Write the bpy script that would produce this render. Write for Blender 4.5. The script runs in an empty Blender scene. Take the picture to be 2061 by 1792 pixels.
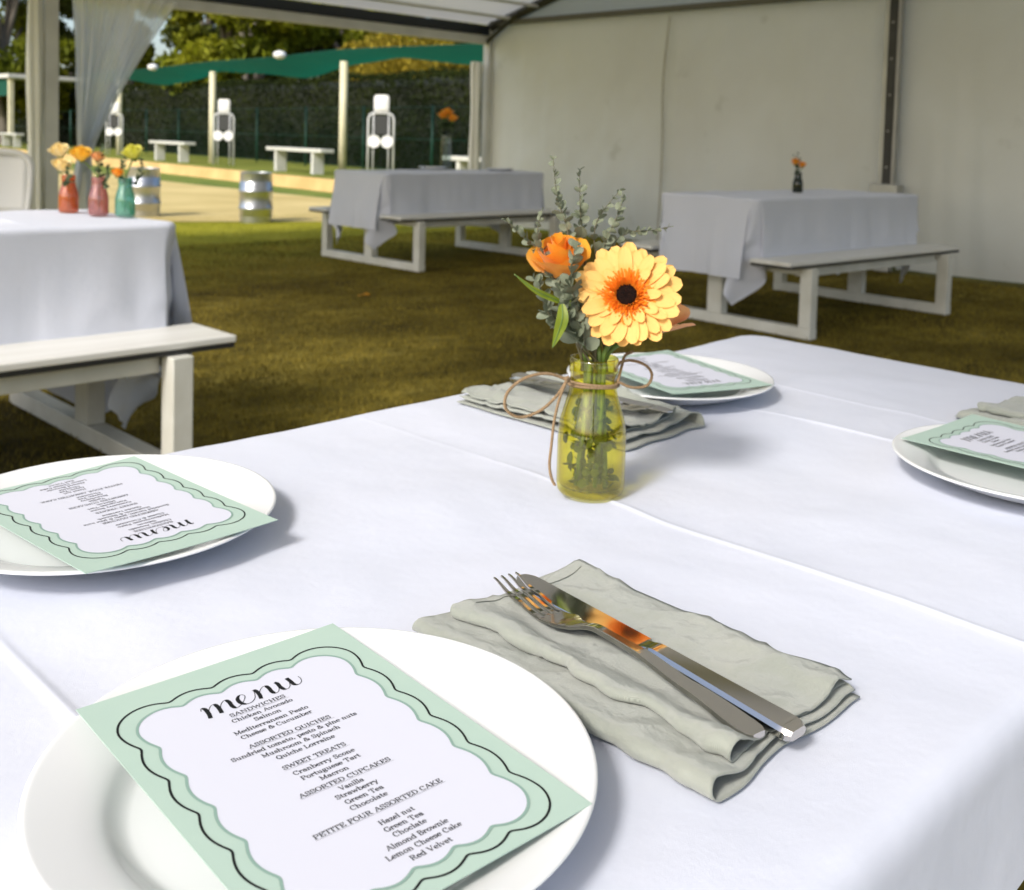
import bpy, bmesh, math, random
import numpy as np
from mathutils import Vector, Matrix, noise as mnoise

random.seed(7)
RNG = np.random.default_rng(7)
R = math.radians
S = bpy.context.scene
C = S.collection

# ------------------------------------------------------------------ camera
# world X and Y run along the table edges; the camera stands at the origin and looks along +X+Y
CAM_H, PITCH, ROLL, YAW = 1.113, 0.0601, 0.0276, 0.7812
FPX, WPX = 2117.0, 2061.0
def _turn(v):
    c, s = math.cos(YAW), math.sin(YAW)
    return Vector((v[0]*c + v[1]*s, -v[0]*s + v[1]*c, v[2]))
_f = Vector((0, math.cos(PITCH), -math.sin(PITCH)))
_r = Vector((1, 0, 0)); _u = _r.cross(_f)
_r2 = _r*math.cos(ROLL) + _u*math.sin(ROLL); _u2 = -_r*math.sin(ROLL) + _u*math.cos(ROLL)
CF, CR, CU = _turn(_f), _turn(_r2), _turn(_u2)
cam = bpy.data.cameras.new('camera'); camo = bpy.data.objects.new('camera', cam); C.objects.link(camo)
camo.matrix_world = Matrix(((CR.x, CU.x, -CF.x, 0), (CR.y, CU.y, -CF.y, 0), (CR.z, CU.z, -CF.z, CAM_H), (0, 0, 0, 1)))
cam.sensor_width = 36.0; cam.lens = 36.0*FPX/WPX
cam.shift_y = -(896.0 - 406.5)/WPX
cam.clip_start = 0.02; cam.clip_end = 2000
cam.dof.use_dof = True; cam.dof.focus_distance = 0.63; cam.dof.aperture_fstop = 15.0
S.camera = camo

# ------------------------------------------------------------------ sky and sun
SUN_EL, SUN_AZ = R(40), R(11)          # the light travels along +X, a little towards +Y
w = bpy.data.worlds.new('World'); S.world = w; w.use_nodes = True
nt = w.node_tree; nt.nodes.clear()
sky = nt.nodes.new('ShaderNodeTexSky'); sky.sky_type = 'NISHITA'; sky.sun_disc = False
sky.sun_elevation = SUN_EL; sky.sun_rotation = R(270) - SUN_AZ
sky.air_density = 1.0; sky.dust_density = 3.0; sky.ozone_density = 1.0
bg = nt.nodes.new('ShaderNodeBackground'); bg.inputs['Strength'].default_value = 0.15
out = nt.nodes.new('ShaderNodeOutputWorld')
nt.links.new(sky.outputs[0], bg.inputs[0]); nt.links.new(bg.outputs[0], out.inputs[0])
sun = bpy.data.lights.new('sun', 'SUN'); sun.energy = 2.0; sun.angle = R(11.0); sun.color = (1.0, 0.98, 0.95)
suno = bpy.data.objects.new('sun', sun); C.objects.link(suno)
SUN_DIR = Vector((math.cos(SUN_EL)*math.cos(SUN_AZ), math.cos(SUN_EL)*math.sin(SUN_AZ), -math.sin(SUN_EL)))
suno.rotation_euler = SUN_DIR.to_track_quat('-Z', 'Y').to_euler(); suno.location = (-20, 0, 18)

S.view_settings.view_transform = 'Standard'; S.view_settings.look = 'None'
S.view_settings.exposure = 0.62; S.view_settings.gamma = 1.0; S.view_settings.use_curve_mapping = False
S.render.engine = 'CYCLES'
S.cycles.use_denoising = True
try: S.cycles.denoiser = 'OPENIMAGEDENOISE'
except Exception: pass
S.cycles.max_bounces = 10; S.cycles.diffuse_bounces = 5; S.cycles.glossy_bounces = 4
S.cycles.transparent_max_bounces = 24; S.cycles.transmission_bounces = 6
S.cycles.sample_clamp_indirect = 6.0
S.cycles.caustics_reflective = False; S.cycles.caustics_refractive = False

# ------------------------------------------------------------------ helpers
def srgb(r, g, b):
    f = lambda c: (c/255/12.92) if c/255 <= 0.04045 else ((c/255 + 0.055)/1.055)**2.4
    return (f(r), f(g), f(b))

def mat(name, col, rough=0.6, metal=0.0, spec=0.5, col2=None, scale=8.0, detail=4.0, bump=0.0, bscale=60.0,
        coord='Object', stretch=None, sheen=0.0, trans=0.0, transcol=None, rvar=0.0, island=0.0, sss=0.0, contrast=(0.35, 0.65)):
    m = bpy.data.materials.new(name); m.use_nodes = True
    n = m.node_tree.nodes; L = m.node_tree.links
    p = n['Principled BSDF']; o = n['Material Output']
    p.inputs['Base Color'].default_value = (*col, 1); p.inputs['Roughness'].default_value = rough
    p.inputs['Metallic'].default_value = metal; p.inputs['Specular IOR Level'].default_value = spec
    if sheen: p.inputs['Sheen Weight'].default_value = sheen
    if sss:
        p.inputs['Subsurface Weight'].default_value = sss
        p.inputs['Subsurface Radius'].default_value = (0.004, 0.003, 0.001); p.inputs['Subsurface Scale'].default_value = 1.0
    tc = n.new('ShaderNodeTexCoord'); src = tc.outputs[coord]
    if stretch:
        mp = n.new('ShaderNodeMapping'); mp.inputs['Scale'].default_value = stretch
        L.new(src, mp.inputs['Vector']); src = mp.outputs[0]
    colsock = None
    if col2 is not None:
        t = n.new('ShaderNodeTexNoise'); t.inputs['Scale'].default_value = scale; t.inputs['Detail'].default_value = detail
        L.new(src, t.inputs['Vector'])
        rp = n.new('ShaderNodeValToRGB'); rp.color_ramp.elements[0].position = contrast[0]; rp.color_ramp.elements[1].position = contrast[1]
        rp.color_ramp.elements[0].color = (*col, 1); rp.color_ramp.elements[1].color = (*col2, 1)
        L.new(t.outputs['Fac'], rp.inputs[0]); colsock = rp.outputs[0]
    if island:
        g = n.new('ShaderNodeNewGeometry'); hsv = n.new('ShaderNodeHueSaturation')
        mr = n.new('ShaderNodeMapRange'); mr.inputs['To Min'].default_value = 1-island; mr.inputs['To Max'].default_value = 1+island
        L.new(g.outputs['Random Per Island'], mr.inputs['Value']); L.new(mr.outputs[0], hsv.inputs['Value'])
        if colsock is not None: L.new(colsock, hsv.inputs['Color'])
        else: hsv.inputs['Color'].default_value = (*col, 1)
        colsock = hsv.outputs[0]
    if colsock is not None: L.new(colsock, p.inputs['Base Color'])
    if bump:
        t2 = n.new('ShaderNodeTexNoise'); t2.inputs['Scale'].default_value = bscale; t2.inputs['Detail'].default_value = 3
        L.new(src, t2.inputs['Vector'])
        b = n.new('ShaderNodeBump'); b.inputs['Strength'].default_value = 1.0; b.inputs['Distance'].default_value = bump
        L.new(t2.outputs['Fac'], b.inputs['Height']); L.new(b.outputs[0], p.inputs['Normal'])
        if rvar:
            mr2 = n.new('ShaderNodeMapRange'); mr2.inputs['To Min'].default_value = max(0.02, rough-rvar); mr2.inputs['To Max'].default_value = rough+rvar
            L.new(t2.outputs['Fac'], mr2.inputs['Value']); L.new(mr2.outputs[0], p.inputs['Roughness'])
    if trans:
        tr = n.new('ShaderNodeBsdfTranslucent'); tr.inputs['Color'].default_value = (*(transcol or col), 1)
        if colsock is not None and transcol is None: L.new(colsock, tr.inputs['Color'])
        mx = n.new('ShaderNodeMixShader'); mx.inputs[0].default_value = trans
        L.new(p.outputs[0], mx.inputs[1]); L.new(tr.outputs[0], mx.inputs[2]); L.new(mx.outputs[0], o.inputs['Surface'])
    return m

def glass_mat(name, tint, refl=1.0, rough=0.03, haze=0.0, hazecol=(0.8, 0.8, 0.8)):
    """thin-walled coloured glass: tinted see-through body with a Fresnel coat"""
    m = bpy.data.materials.new(name); m.use_nodes = True
    n = m.node_tree.nodes; L = m.node_tree.links; n.clear()
    o = n.new('ShaderNodeOutputMaterial'); t = n.new('ShaderNodeBsdfTransparent'); t.inputs[0].default_value = (*tint, 1)
    g = n.new('ShaderNodeBsdfGlossy'); g.inputs['Roughness'].default_value = rough
    lw = n.new('ShaderNodeLayerWeight'); lw.inputs['Blend'].default_value = 0.5
    pw = n.new('ShaderNodeMath'); pw.operation = 'POWER'; pw.inputs[1].default_value = 5.0; L.new(lw.outputs['Facing'], pw.inputs[0])
    fr = n.new('ShaderNodeMath'); fr.operation = 'MULTIPLY_ADD'; fr.inputs[1].default_value = 0.90; fr.inputs[2].default_value = 0.065; L.new(pw.outputs[0], fr.inputs[0])
    p2 = n.new('ShaderNodeMath'); p2.operation = 'POWER'; p2.inputs[1].default_value = 2.2; L.new(lw.outputs['Facing'], p2.inputs[0])
    tm = n.new('ShaderNodeMixRGB'); tm.inputs[1].default_value = (*tint, 1); tm.inputs[2].default_value = (*[c**5 for c in tint], 1); L.new(p2.outputs[0], tm.inputs[0]); L.new(tm.outputs[0], t.inputs[0])
    body = t.outputs[0]
    if haze:
        d = n.new('ShaderNodeBsdfTranslucent'); d.inputs[0].default_value = (*hazecol, 1)
        d2 = n.new('ShaderNodeBsdfDiffuse'); d2.inputs[0].default_value = (*hazecol, 1)
        md = n.new('ShaderNodeMixShader'); md.inputs[0].default_value = 0.5
        L.new(d.outputs[0], md.inputs[1]); L.new(d2.outputs[0], md.inputs[2])
        m0 = n.new('ShaderNodeMixShader'); m0.inputs[0].default_value = haze
        L.new(body, m0.inputs[1]); L.new(md.outputs[0], m0.inputs[2]); body = m0.outputs[0]
    mx = n.new('ShaderNodeMixShader'); ml = n.new('ShaderNodeMath'); ml.operation = 'MULTIPLY'; ml.inputs[1].default_value = refl
    L.new(fr.outputs[0], ml.inputs[0]); L.new(ml.outputs[0], mx.inputs[0]); L.new(body, mx.inputs[1]); L.new(g.outputs[0], mx.inputs[2])
    L.new(mx.outputs[0], o.inputs['Surface'])
    return m

def mesh(name, verts, faces, smooth=False):
    me = bpy.data.meshes.new(name); me.from_pydata([tuple(v) for v in verts], [], [tuple(f) for f in faces]); me.update()
    if smooth: me.polygons.foreach_set('use_smooth', [True]*len(me.polygons))
    return me

def quads_np(name, V, nper=4, smooth=False):
    """V: (n*nper,3) array, every nper vertices form one face"""
    V = np.asarray(V, dtype=np.float32).reshape(-1, 3); n = len(V)//nper
    me = bpy.data.meshes.new(name); me.vertices.add(len(V)); me.vertices.foreach_set('co', V.ravel())
    me.loops.add(len(V)); me.loops.foreach_set('vertex_index', np.arange(len(V), dtype=np.int32))
    me.polygons.add(n); me.polygons.foreach_set('loop_start', np.arange(0, len(V), nper, dtype=np.int32))
    me.polygons.foreach_set('loop_total', np.full(n, nper, dtype=np.int32))
    if smooth: me.polygons.foreach_set('use_smooth', np.ones(n, dtype=bool))
    me.update(calc_edges=True); return me

def obj(name, me, m=None, parent=None, loc=(0, 0, 0), rot=(0, 0, 0), scale=(1, 1, 1)):
    o = bpy.data.objects.new(name, me); C.objects.link(o)
    if m is not None and me is not None and len(me.materials) == 0: me.materials.append(m)
    o.location = loc; o.rotation_euler = rot; o.scale = scale
    if parent is not None: o.parent = parent
    return o

def tag(o, label, cat=None, group=None, kind=None):
    if label: o['label'] = label
    if cat: o['category'] = cat
    if group: o['group'] = group
    if kind: o['kind'] = kind
    return o

def thing(name, label, cat, loc=(0, 0, 0), rotz=0.0, group=None):
    o = obj(name, None, loc=loc, rot=(0, 0, rotz)); return tag(o, label, cat, group)

def copy_tree(o, parent=None):
    c = o.copy(); C.objects.link(c); c.parent = parent
    for ch in list(o.children): copy_tree(ch, c)
    return c

class MB:
    def __init__(s): s.v = []; s.f = []
    def add(s, vs, fs):
        b = len(s.v); s.v += [tuple(v) for v in vs]; s.f += [tuple(i+b for i in f) for f in fs]; return s
    def box(s, x0, x1, y0, y1, z0, z1, ch=0.0):
        if not ch:
            v = [(x, y, z) for z in (z0, z1) for y in (y0, y1) for x in (x0, x1)]
            return s.add(v, [(0, 2, 3, 1), (4, 5, 7, 6), (0, 1, 5, 4), (2, 6, 7, 3), (0, 4, 6, 2), (1, 3, 7, 5)])
        bm = bmesh.new(); bmesh.ops.create_cube(bm, size=1.0)
        bmesh.ops.scale(bm, vec=(x1-x0, y1-y0, z1-z0), verts=bm.verts); bmesh.ops.translate(bm, vec=((x0+x1)/2, (y0+y1)/2, (z0+z1)/2), verts=bm.verts)
        bmesh.ops.bevel(bm, geom=bm.edges[:], offset=ch, segments=2, affect='EDGES', profile=0.6)
        bm.verts.index_update(); vs = [tuple(v.co) for v in bm.verts]; fs = [tuple(v.index for v in f.verts) for f in bm.faces]; bm.free()
        return s.add(vs, fs)
    def tube(s, pts, r, n=8, cap=True):
        pts = [Vector(p) for p in pts]; rs = r if isinstance(r, (list, tuple)) else [r]*len(pts)
        vs = []; up = None
        for i, p in enumerate(pts):
            d = (pts[min(i+1, len(pts)-1)] - pts[max(i-1, 0)]).normalized()
            if up is None: up = Vector((0, 0, 1)) if abs(d.z) < 0.9 else Vector((1, 0, 0))
            x = d.cross(up); x = x.normalized() if x.length > 1e-6 else Vector((1, 0, 0)); y = x.cross(d).normalized(); up = y
            for k in range(n):
                a = 2*math.pi*k/n; vs.append(p + (x*math.cos(a) + y*math.sin(a))*rs[i])
        fs = []
        for i in range(len(pts)-1):
            for k in range(n):
                a = i*n+k; b = i*n+(k+1) % n; fs.append((a, b, b+n, a+n))
        if cap: fs.append(tuple(range(n-1, -1, -1))); fs.append(tuple(range((len(pts)-1)*n, len(pts)*n)))
        return s.add(vs, fs)
    def lathe(s, prof, n=48, c=(0, 0), closed=False):
        vs = []; m = len(prof)
        for k in range(n):
            a = 2*math.pi*k/n
            for (r, z) in prof: vs.append((c[0]+r*math.cos(a), c[1]+r*math.sin(a), z))
        fs = []
        for k in range(n):
            k2 = (k+1) % n
            for j in range(m-1 if not closed else m):
                j2 = (j+1) % m; fs.append((k*m+j, k2*m+j, k2*m+j2, k*m+j2))
        return s.add(vs, fs)
    def grid(s, P):
        """P: list of rows of points"""
        h = len(P); wd = len(P[0]); vs = [p for row in P for p in row]
        return s.add(vs, [(i*wd+j, i*wd+j+1, (i+1)*wd+j+1, (i+1)*wd+j) for i in range(h-1) for j in range(wd-1)])
    def mesh(s, name, smooth=False): return mesh(name, s.v, s.f, smooth)
    def build(s, name, m, parent=None, smooth=False, **k): return obj(name, s.mesh(name, smooth), m, parent, **k)

def auto_smooth(o, ang=35):
    me = o.data; me.polygons.foreach_set('use_smooth', [True]*len(me.polygons))
    bm = bmesh.new(); bm.from_mesh(me)
    for e in bm.edges:
        if len(e.link_faces) == 2 and e.calc_face_angle(0) > R(ang): e.smooth = False
    bm.to_mesh(me); bm.free(); return o

def spline(P, n=8, closed=False):
    P = [Vector(p) for p in P]; out = []; N = len(P)
    for i in range(N if closed else N-1):
        if closed: a, b, c, d = P[(i-1) % N], P[i], P[(i+1) % N], P[(i+2) % N]
        else: a, b, c, d = P[max(i-1, 0)], P[i], P[i+1], P[min(i+2, N-1)]
        for k in range(n):
            t = k/n; t2 = t*t; t3 = t2*t
            out.append(0.5*((2*b) + (c-a)*t + (2*a-5*b+4*c-d)*t2 + (3*b-a-3*c+d)*t3))
    if not closed: out.append(P[-1])
    return out

def fbm(x, y, z=0.0): return mnoise.noise(Vector((x, y, z)))
def pix(x, y, depth):
    """a point seen at (x, y) of the 2061 x 1792 measuring frame, at a distance along the level view direction"""
    d = CF + CR*((x-WPX/2)/FPX) - CU*((y-406.5)/FPX)
    hd = Vector((math.sin(YAW), math.cos(YAW), 0))
    return Vector((0, 0, CAM_H)) + d*(depth/d.dot(hd))
T = 0.798           # height of the cloth on every table
# ================================================================== materials
M = {}
M['grass_worn'] = None
def ground_mat():
    m = bpy.data.materials.new('lawn'); m.use_nodes = True; n = m.node_tree.nodes; L = m.node_tree.links; p = n['Principled BSDF']
    tc = n.new('ShaderNodeTexCoord')
    def nz(scale, det=5, st=(1, 1, 1), rough=0.6):
        mp = n.new('ShaderNodeMapping'); mp.inputs['Scale'].default_value = st; L.new(tc.outputs['Object'], mp.inputs[0])
        t = n.new('ShaderNodeTexNoise'); t.inputs['Scale'].default_value = scale; t.inputs['Detail'].default_value = det; t.inputs['Roughness'].default_value = rough
        L.new(mp.outputs[0], t.inputs[0]); return t.outputs['Fac']
    def ramp(f, e):
        r = n.new('ShaderNodeValToRGB'); cr = r.color_ramp
        while len(cr.elements) < len(e): cr.elements.new(0.5)
        for x, (pos, c) in zip(cr.elements, e): x.position = pos; x.color = (*c, 1)
        L.new(f, r.inputs[0]); return r.outputs[0]
    worn = ramp(nz(1.1, 8, (1, 1.6, 1)), [(0.30, (0.050, 0.038, 0.006)), (0.43, (0.118, 0.092, 0.013)), (0.56, (0.200, 0.157, 0.024)), (0.68, (0.33, 0.265, 0.058))])
    fine = ramp(nz(28, 4), [(0.3, (0.6, 0.6, 0.6)), (0.7, (1.15, 1.15, 1.1))])
    mul = n.new('ShaderNodeMixRGB'); mul.blend_type = 'MULTIPLY'; mul.inputs[0].default_value = 0.85; L.new(worn, mul.inputs[1]); L.new(fine, mul.inputs[2])
    clump = ramp(nz(5.5, 6, (1, 1.3, 1), 0.7), [(0.32, (0.50, 0.50, 0.48)), (0.5, (1, 1, 1)), (0.68, (1.35, 1.30, 1.2))])
    mulc = n.new('ShaderNodeMixRGB'); mulc.blend_type = 'MULTIPLY'; mulc.inputs[0].default_value = 1.0; L.new(mul.outputs[0], mulc.inputs[1]); L.new(clump, mulc.inputs[2]); mul = mulc
    green = ramp(nz(1.6, 6), [(0.3, (0.24, 0.25, 0.014)), (0.5, (0.34, 0.325, 0.022)), (0.7, (0.42, 0.385, 0.04))])
    mul2 = n.new('ShaderNodeMixRGB'); mul2.blend_type = 'MULTIPLY'; mul2.inputs[0].default_value = 0.55; L.new(green, mul2.inputs[1]); L.new(fine, mul2.inputs[2])
    sep = n.new('ShaderNodeSeparateXYZ'); L.new(tc.outputs['Object'], sep.inputs[0])
    ad = n.new('ShaderNodeMath'); ad.operation = 'MULTIPLY_ADD'; ad.inputs[1].default_value = 2.2; L.new(nz(0.9, 4), ad.inputs[0]); L.new(sep.outputs['Y'], ad.inputs[2])
    mr = n.new('ShaderNodeMapRange'); mr.inputs['From Min'].default_value = 7.6; mr.inputs['From Max'].default_value = 10.2; L.new(ad.outputs[0], mr.inputs[0])
    mx = n.new('ShaderNodeMixRGB'); L.new(mr.outputs[0], mx.inputs[0]); L.new(mul.outputs[0], mx.inputs[1]); L.new(mul2.outputs[0], mx.inputs[2])
    L.new(mx.outputs[0], p.inputs['Base Color']); p.inputs['Roughness'].default_value = 0.95; p.inputs['Specular IOR Level'].default_value = 0.15
    b = n.new('ShaderNodeBump'); b.inputs['Distance'].default_value = 0.012; L.new(nz(45, 5), b.inputs['Height']); L.new(b.outputs[0], p.inputs['Normal'])
    return m
M['lawn'] = ground_mat()
M['straw'] = mat('dry_straw_turf', (0.50, 0.385, 0.15), 0.95, spec=0.1, col2=(0.63, 0.50, 0.22), scale=0.7, detail=7, bump=0.01, bscale=60)
M['bank'] = mat('bank_grass', (0.13, 0.16, 0.025), 0.95, spec=0.1, col2=(0.24, 0.25, 0.05), scale=1.5, detail=6, bump=0.02, bscale=40)
M['ditch'] = mat('ditch_grass', (0.12, 0.17, 0.035), 0.95, spec=0.1, col2=(0.20, 0.24, 0.05), scale=1.2, detail=6, bump=0.02, bscale=40)
M['plinth'] = mat('tan_plinth', (0.50, 0.33, 0.12), 0.9, col2=(0.62, 0.44, 0.18), scale=1.4, bump=0.006, bscale=30)
M['pvc'] = mat('white_pvc_sheet', (0.84, 0.835, 0.77), 0.5, spec=0.35, col2=(0.785, 0.77, 0.69), scale=0.9, detail=4, trans=0.16, bump=0.002, bscale=14)
def add_stains(m, col, lo, hi, scale):
    n = m.node_tree.nodes; L = m.node_tree.links; p = n['Principled BSDF']; src = p.inputs['Base Color'].links[0].from_socket
    tc = n.new('ShaderNodeTexCoord'); t = n.new('ShaderNodeTexNoise'); t.inputs['Scale'].default_value = scale; t.inputs['Detail'].default_value = 5; L.new(tc.outputs['Object'], t.inputs[0])
    mr = n.new('ShaderNodeMapRange'); mr.inputs['From Min'].default_value = lo; mr.inputs['From Max'].default_value = hi; mr.inputs['To Max'].default_value = 0.32; L.new(t.outputs['Fac'], mr.inputs[0])
    mx = n.new('ShaderNodeMixRGB'); mx.inputs[2].default_value = (*col, 1); L.new(mr.outputs[0], mx.inputs[0]); L.new(src, mx.inputs[1]); L.new(mx.outputs[0], p.inputs['Base Color'])
add_stains(M['pvc'], (0.42, 0.39, 0.26), 0.66, 0.74, 2.3)
M['roof'] = mat('roof_pvc', (0.74, 0.73, 0.69), 0.6, spec=0.3, col2=(0.70, 0.69, 0.64), scale=0.6, trans=0.27)
M['gable'] = mat('gable_pvc', (0.55, 0.58, 0.58), 0.5, trans=0.25)
M['alu'] = mat('anodised_aluminium', (0.50, 0.50, 0.48), 0.42, metal=0.85, col2=(0.43, 0.43, 0.42), scale=4, bump=0.0006, bscale=60)
M['alu_dark'] = mat('dark_keder_channel', (0.035, 0.034, 0.032), 0.5, col2=(0.05, 0.05, 0.048), scale=5)
M['alu_pale'] = mat('pale_powder_coat', (0.66, 0.66, 0.62), 0.45, col2=(0.58, 0.58, 0.54), scale=3)
M['navy'] = mat('dark_beam', (0.012, 0.016, 0.022), 0.4)
M['paint'] = mat('white_painted_steel', (0.70, 0.70, 0.645), 0.42, col2=(0.60, 0.595, 0.53), scale=6, detail=5, bump=0.0006, bscale=90)
M['seat'] = mat('white_laminate_seat', (0.74, 0.735, 0.70), 0.38, col2=(0.64, 0.63, 0.585), scale=3, detail=6, stretch=(0.4, 3, 1))
M['black'] = mat('black_edge_trim', (0.02, 0.02, 0.02), 0.5)
def cloth_mat(name, c1, c2, rough=0.85, weave=2600.0, bump=0.00012):
    m = mat(name, c1, rough, spec=0.2, col2=c2, scale=5, detail=3, sheen=0.15)
    n = m.node_tree.nodes; L = m.node_tree.links; p = n['Principled BSDF']
    tc = n.new('ShaderNodeTexCoord'); t = n.new('ShaderNodeTexNoise'); t.inputs['Scale'].default_value = weave; t.inputs['Detail'].default_value = 1; L.new(tc.outputs['Object'], t.inputs[0])
    t3 = n.new('ShaderNodeTexNoise'); t3.inputs['Scale'].default_value = 38; t3.inputs['Detail'].default_value = 4; L.new(tc.outputs['Object'], t3.inputs[0])
    b = n.new('ShaderNodeBump'); b.inputs['Distance'].default_value = bump; L.new(t.outputs['Fac'], b.inputs['Height'])
    b2 = n.new('ShaderNodeBump'); b2.inputs['Distance'].default_value = 0.0009; L.new(t3.outputs['Fac'], b2.inputs['Height']); L.new(b.outputs[0], b2.inputs['Normal']); L.new(b2.outputs[0], p.inputs['Normal'])
    tr = n.new('ShaderNodeBsdfTranslucent'); tr.inputs[0].default_value = (*c1, 1); mx = n.new('ShaderNodeMixShader'); mx.inputs[0].default_value = 0.12
    L.new(p.outputs[0], mx.inputs[1]); L.new(tr.outputs[0], mx.inputs[2]); L.new(mx.outputs[0], n['Material Output'].inputs['Surface'])
    return m
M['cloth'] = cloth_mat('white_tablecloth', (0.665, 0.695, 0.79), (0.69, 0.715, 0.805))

# ================================================================== ground, bowling green, bank
def sheet(name, pts, z, m, kind='structure'):
    o = obj(name, mesh(name, [(x, y, z) for x, y in pts], [tuple(range(len(pts)))]), m); o['kind'] = kind; return o
sheet('lawn', [(-250, -250), (250, -250), (250, 250), (-250, 250)], 0.0, M['lawn'])
def E(b, o=0.0): return 11.5 + 0.10*(b-16.4) + o          # line of the bank along the far side of the green
sheet('ditch_strip', [(9.6, 9.9), (E(9.9)+0.05, 9.9), (E(90)+0.05, 90), (15.0, 90), (10.0, 20)], 0.004, M['ditch'])
gp = [(2.0, 13.4), (4.6, 12.4), (6.0, 11.75), (7.6, 11.0), (9.3, 10.7)]
sheet('bowling_green', [(10.35, 10.2)] + gp[::-1] + [(-6, 15.0), (-6, 90), (15.5, 90), (10.4, 20)], 0.008, M['straw'])
b = MB(); zt = 0.24
b.add([(E(-30), -30, 0), (E(90), 90, 0), (E(90)+0.06, 90, zt), (E(-30)+0.06, -30, zt)], [(0, 3, 2, 1)])
b.add([(E(-30)+0.06, -30, zt), (E(90)+0.06, 90, zt), (E(90)+0.2, 90, zt), (E(-30)+0.2, -30, zt)], [(0, 3, 2, 1)])
tag(b.build('bank_plinth', M['plinth']), None, kind='structure')
tag(obj('bank', mesh('bank', [(E(-30)+0.2, -30, zt), (240, -30, zt+0.4), (240, 240, zt+0.4), (E(90)+0.2, 90, zt)], [(0, 1, 2, 3)]), M['bank']), None, kind='structure')

# short worn grass standing in the lawn under and beside the tent
def blades(n, x0, x1, y0, y1, hmin, hmax):
    x = RNG.uniform(x0, x1, n); y = RNG.uniform(y0, y1, n)
    keep = (y - x*1.9 < 4.5) & (x - y*2.2 < 3.5) & (np.hypot(x, y) > 1.6)
    x, y = x[keep], y[keep]; n = len(x)
    h = RNG.uniform(hmin, hmax, n); a = RNG.uniform(0, 6.283, n); wd = RNG.uniform(0.0015, 0.004, n); l = RNG.uniform(0, 1.0, n)*h
    P = np.zeros((n, 3, 3)); c, s = np.cos(a), np.sin(a)
    P[:, 0, 0] = x-c*wd; P[:, 0, 1] = y-s*wd; P[:, 1, 0] = x+c*wd; P[:, 1, 1] = y+s*wd
    P[:, 2, 0] = x-s*l; P[:, 2, 1] = y+c*l; P[:, 2, 2] = h; P[:, :2, 2] = -0.003
    return P.reshape(-1, 3)
M['blade'] = mat('grass_blades', (0.10, 0.076, 0.011), 0.8, spec=0.2, col2=(0.28, 0.215, 0.035), scale=1.3, detail=6, island=0.45, trans=0.2)
M['blade2'] = mat('green_blades', (0.22, 0.23, 0.02), 0.8, spec=0.2, col2=(0.36, 0.33, 0.04), scale=1.3, detail=6, island=0.4, trans=0.2)
g1 = obj('grass', quads_np('grass', blades(230000, 1.2, 9.0, 0.6, 9.3, 0.008, 0.026), 3), M['blade']); tag(g1, 'short worn brown grass covering the ground under the tent', 'grass', kind='stuff')
g2 = obj('grass', quads_np('grass', blades(40000, 3.2, 10.0, 9.0, 12.2, 0.006, 0.02), 3), M['blade2']); tag(g2, 'bright green grass strip just outside the open side of the tent', 'grass', kind='stuff')

# ================================================================== marquee
AW, BS, RB, EZ, RZ = 9.10, 9.65, 4.30, 2.50, 4.00     # gable wall, open side, ridge line, eave height, ridge height
BN = 2*RB - BS                                         # other eave
AE = -0.95                                             # open gable end
tent = thing('marquee', 'white framed marquee with one closed end wall and open sides', 'marquee', (AW, BS, 0))
def tl(p): return (p[0]-AW, p[1]-BS, p[2])
def troof(y): return EZ + (RZ-EZ)*(1-abs(y-RB)/(BS-RB))
def tpart(mb, name, m, smooth=False):
    o = mb.build(name, m, tent, smooth); o.location = (-AW, -BS, 0); return o
for (x, y, tw) in [(AW, BS, 0.055), (3.70, BS, 0.06), (AE, BS, 0.06), (AW, BN, 0.055), (3.70, BN, 0.06), (AE, BN, 0.06)]:
    po = tpart(MB().box(x-tw, x+tw, y-tw, y+tw, 0.012, EZ, 0.008), 'pole', M['alu_pale'])
    bp = MB().box(x-0.13, x+0.13, y-0.13, y+0.13, 0, 0.012).build('base_plate', M['alu'], po)
# centre pole of the end wall: aluminium post with a dark channel down its inner face
po = tpart(MB().box(AW-0.13, AW-0.05, 4.26, 4.40, 0.012, EZ+1.4, 0.006), 'pole', M['alu'])
MB().box(AW-0.142, AW-0.131, 4.275, 4.355, 0.80, EZ+1.35, 0.003).build('channel', M['alu_dark'], po)
MB().box(AW-0.17, AW-0.03, 4.20, 4.46, 0.70, 0.80, 0.01).build('bracket', M['alu'], po)
for i in range(8): MB().tube([(AW-0.143, 4.315, 0.95+i*0.32), (AW-0.147, 4.315, 0.95+i*0.32)], 0.008, 8).build('bolt', M['alu'], po)
# eave beam of the open side: dark upper extrusion, pale lower rail
for y in (BS, BN):
    s = 1 if y == BS else -1
    tpart(MB().box(AE, AW, y-0.05, y+0.05, 2.385, 2.50, 0.006), 'eave_beam', M['navy'])
    tpart(MB().box(AE+0.06, AW-0.06, y-0.035, y+0.035, 2.275, 2.383, 0.006), 'eave_rail', M['alu_pale'])
# rafters, ridge, purlins
for x in (AW-0.02, 3.70, AE):
    for s in (1, -1):
        ye = BS if s == 1 else BN
        tpart(MB().tube([(x, ye, EZ-0.02), (x, RB, RZ-0.02)], 0.06, 4), 'rafter', M['alu_dark'] if x > 8 else M['alu'])
tpart(MB().tube([(AE, RB, RZ-0.05), (AW, RB, RZ-0.05)], 0.05, 6), 'ridge_beam', M['alu'])
for k in (0.08, 0.16, 0.5):
    for s in (1, -1):
        y = RB + s*(BS-RB)*(1-k)
        tpart(MB().tube([(AE, y, troof(y)-0.05), (AW, y, troof(y)-0.05)], 0.022, 6), 'purlin', M['alu_pale'])
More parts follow.
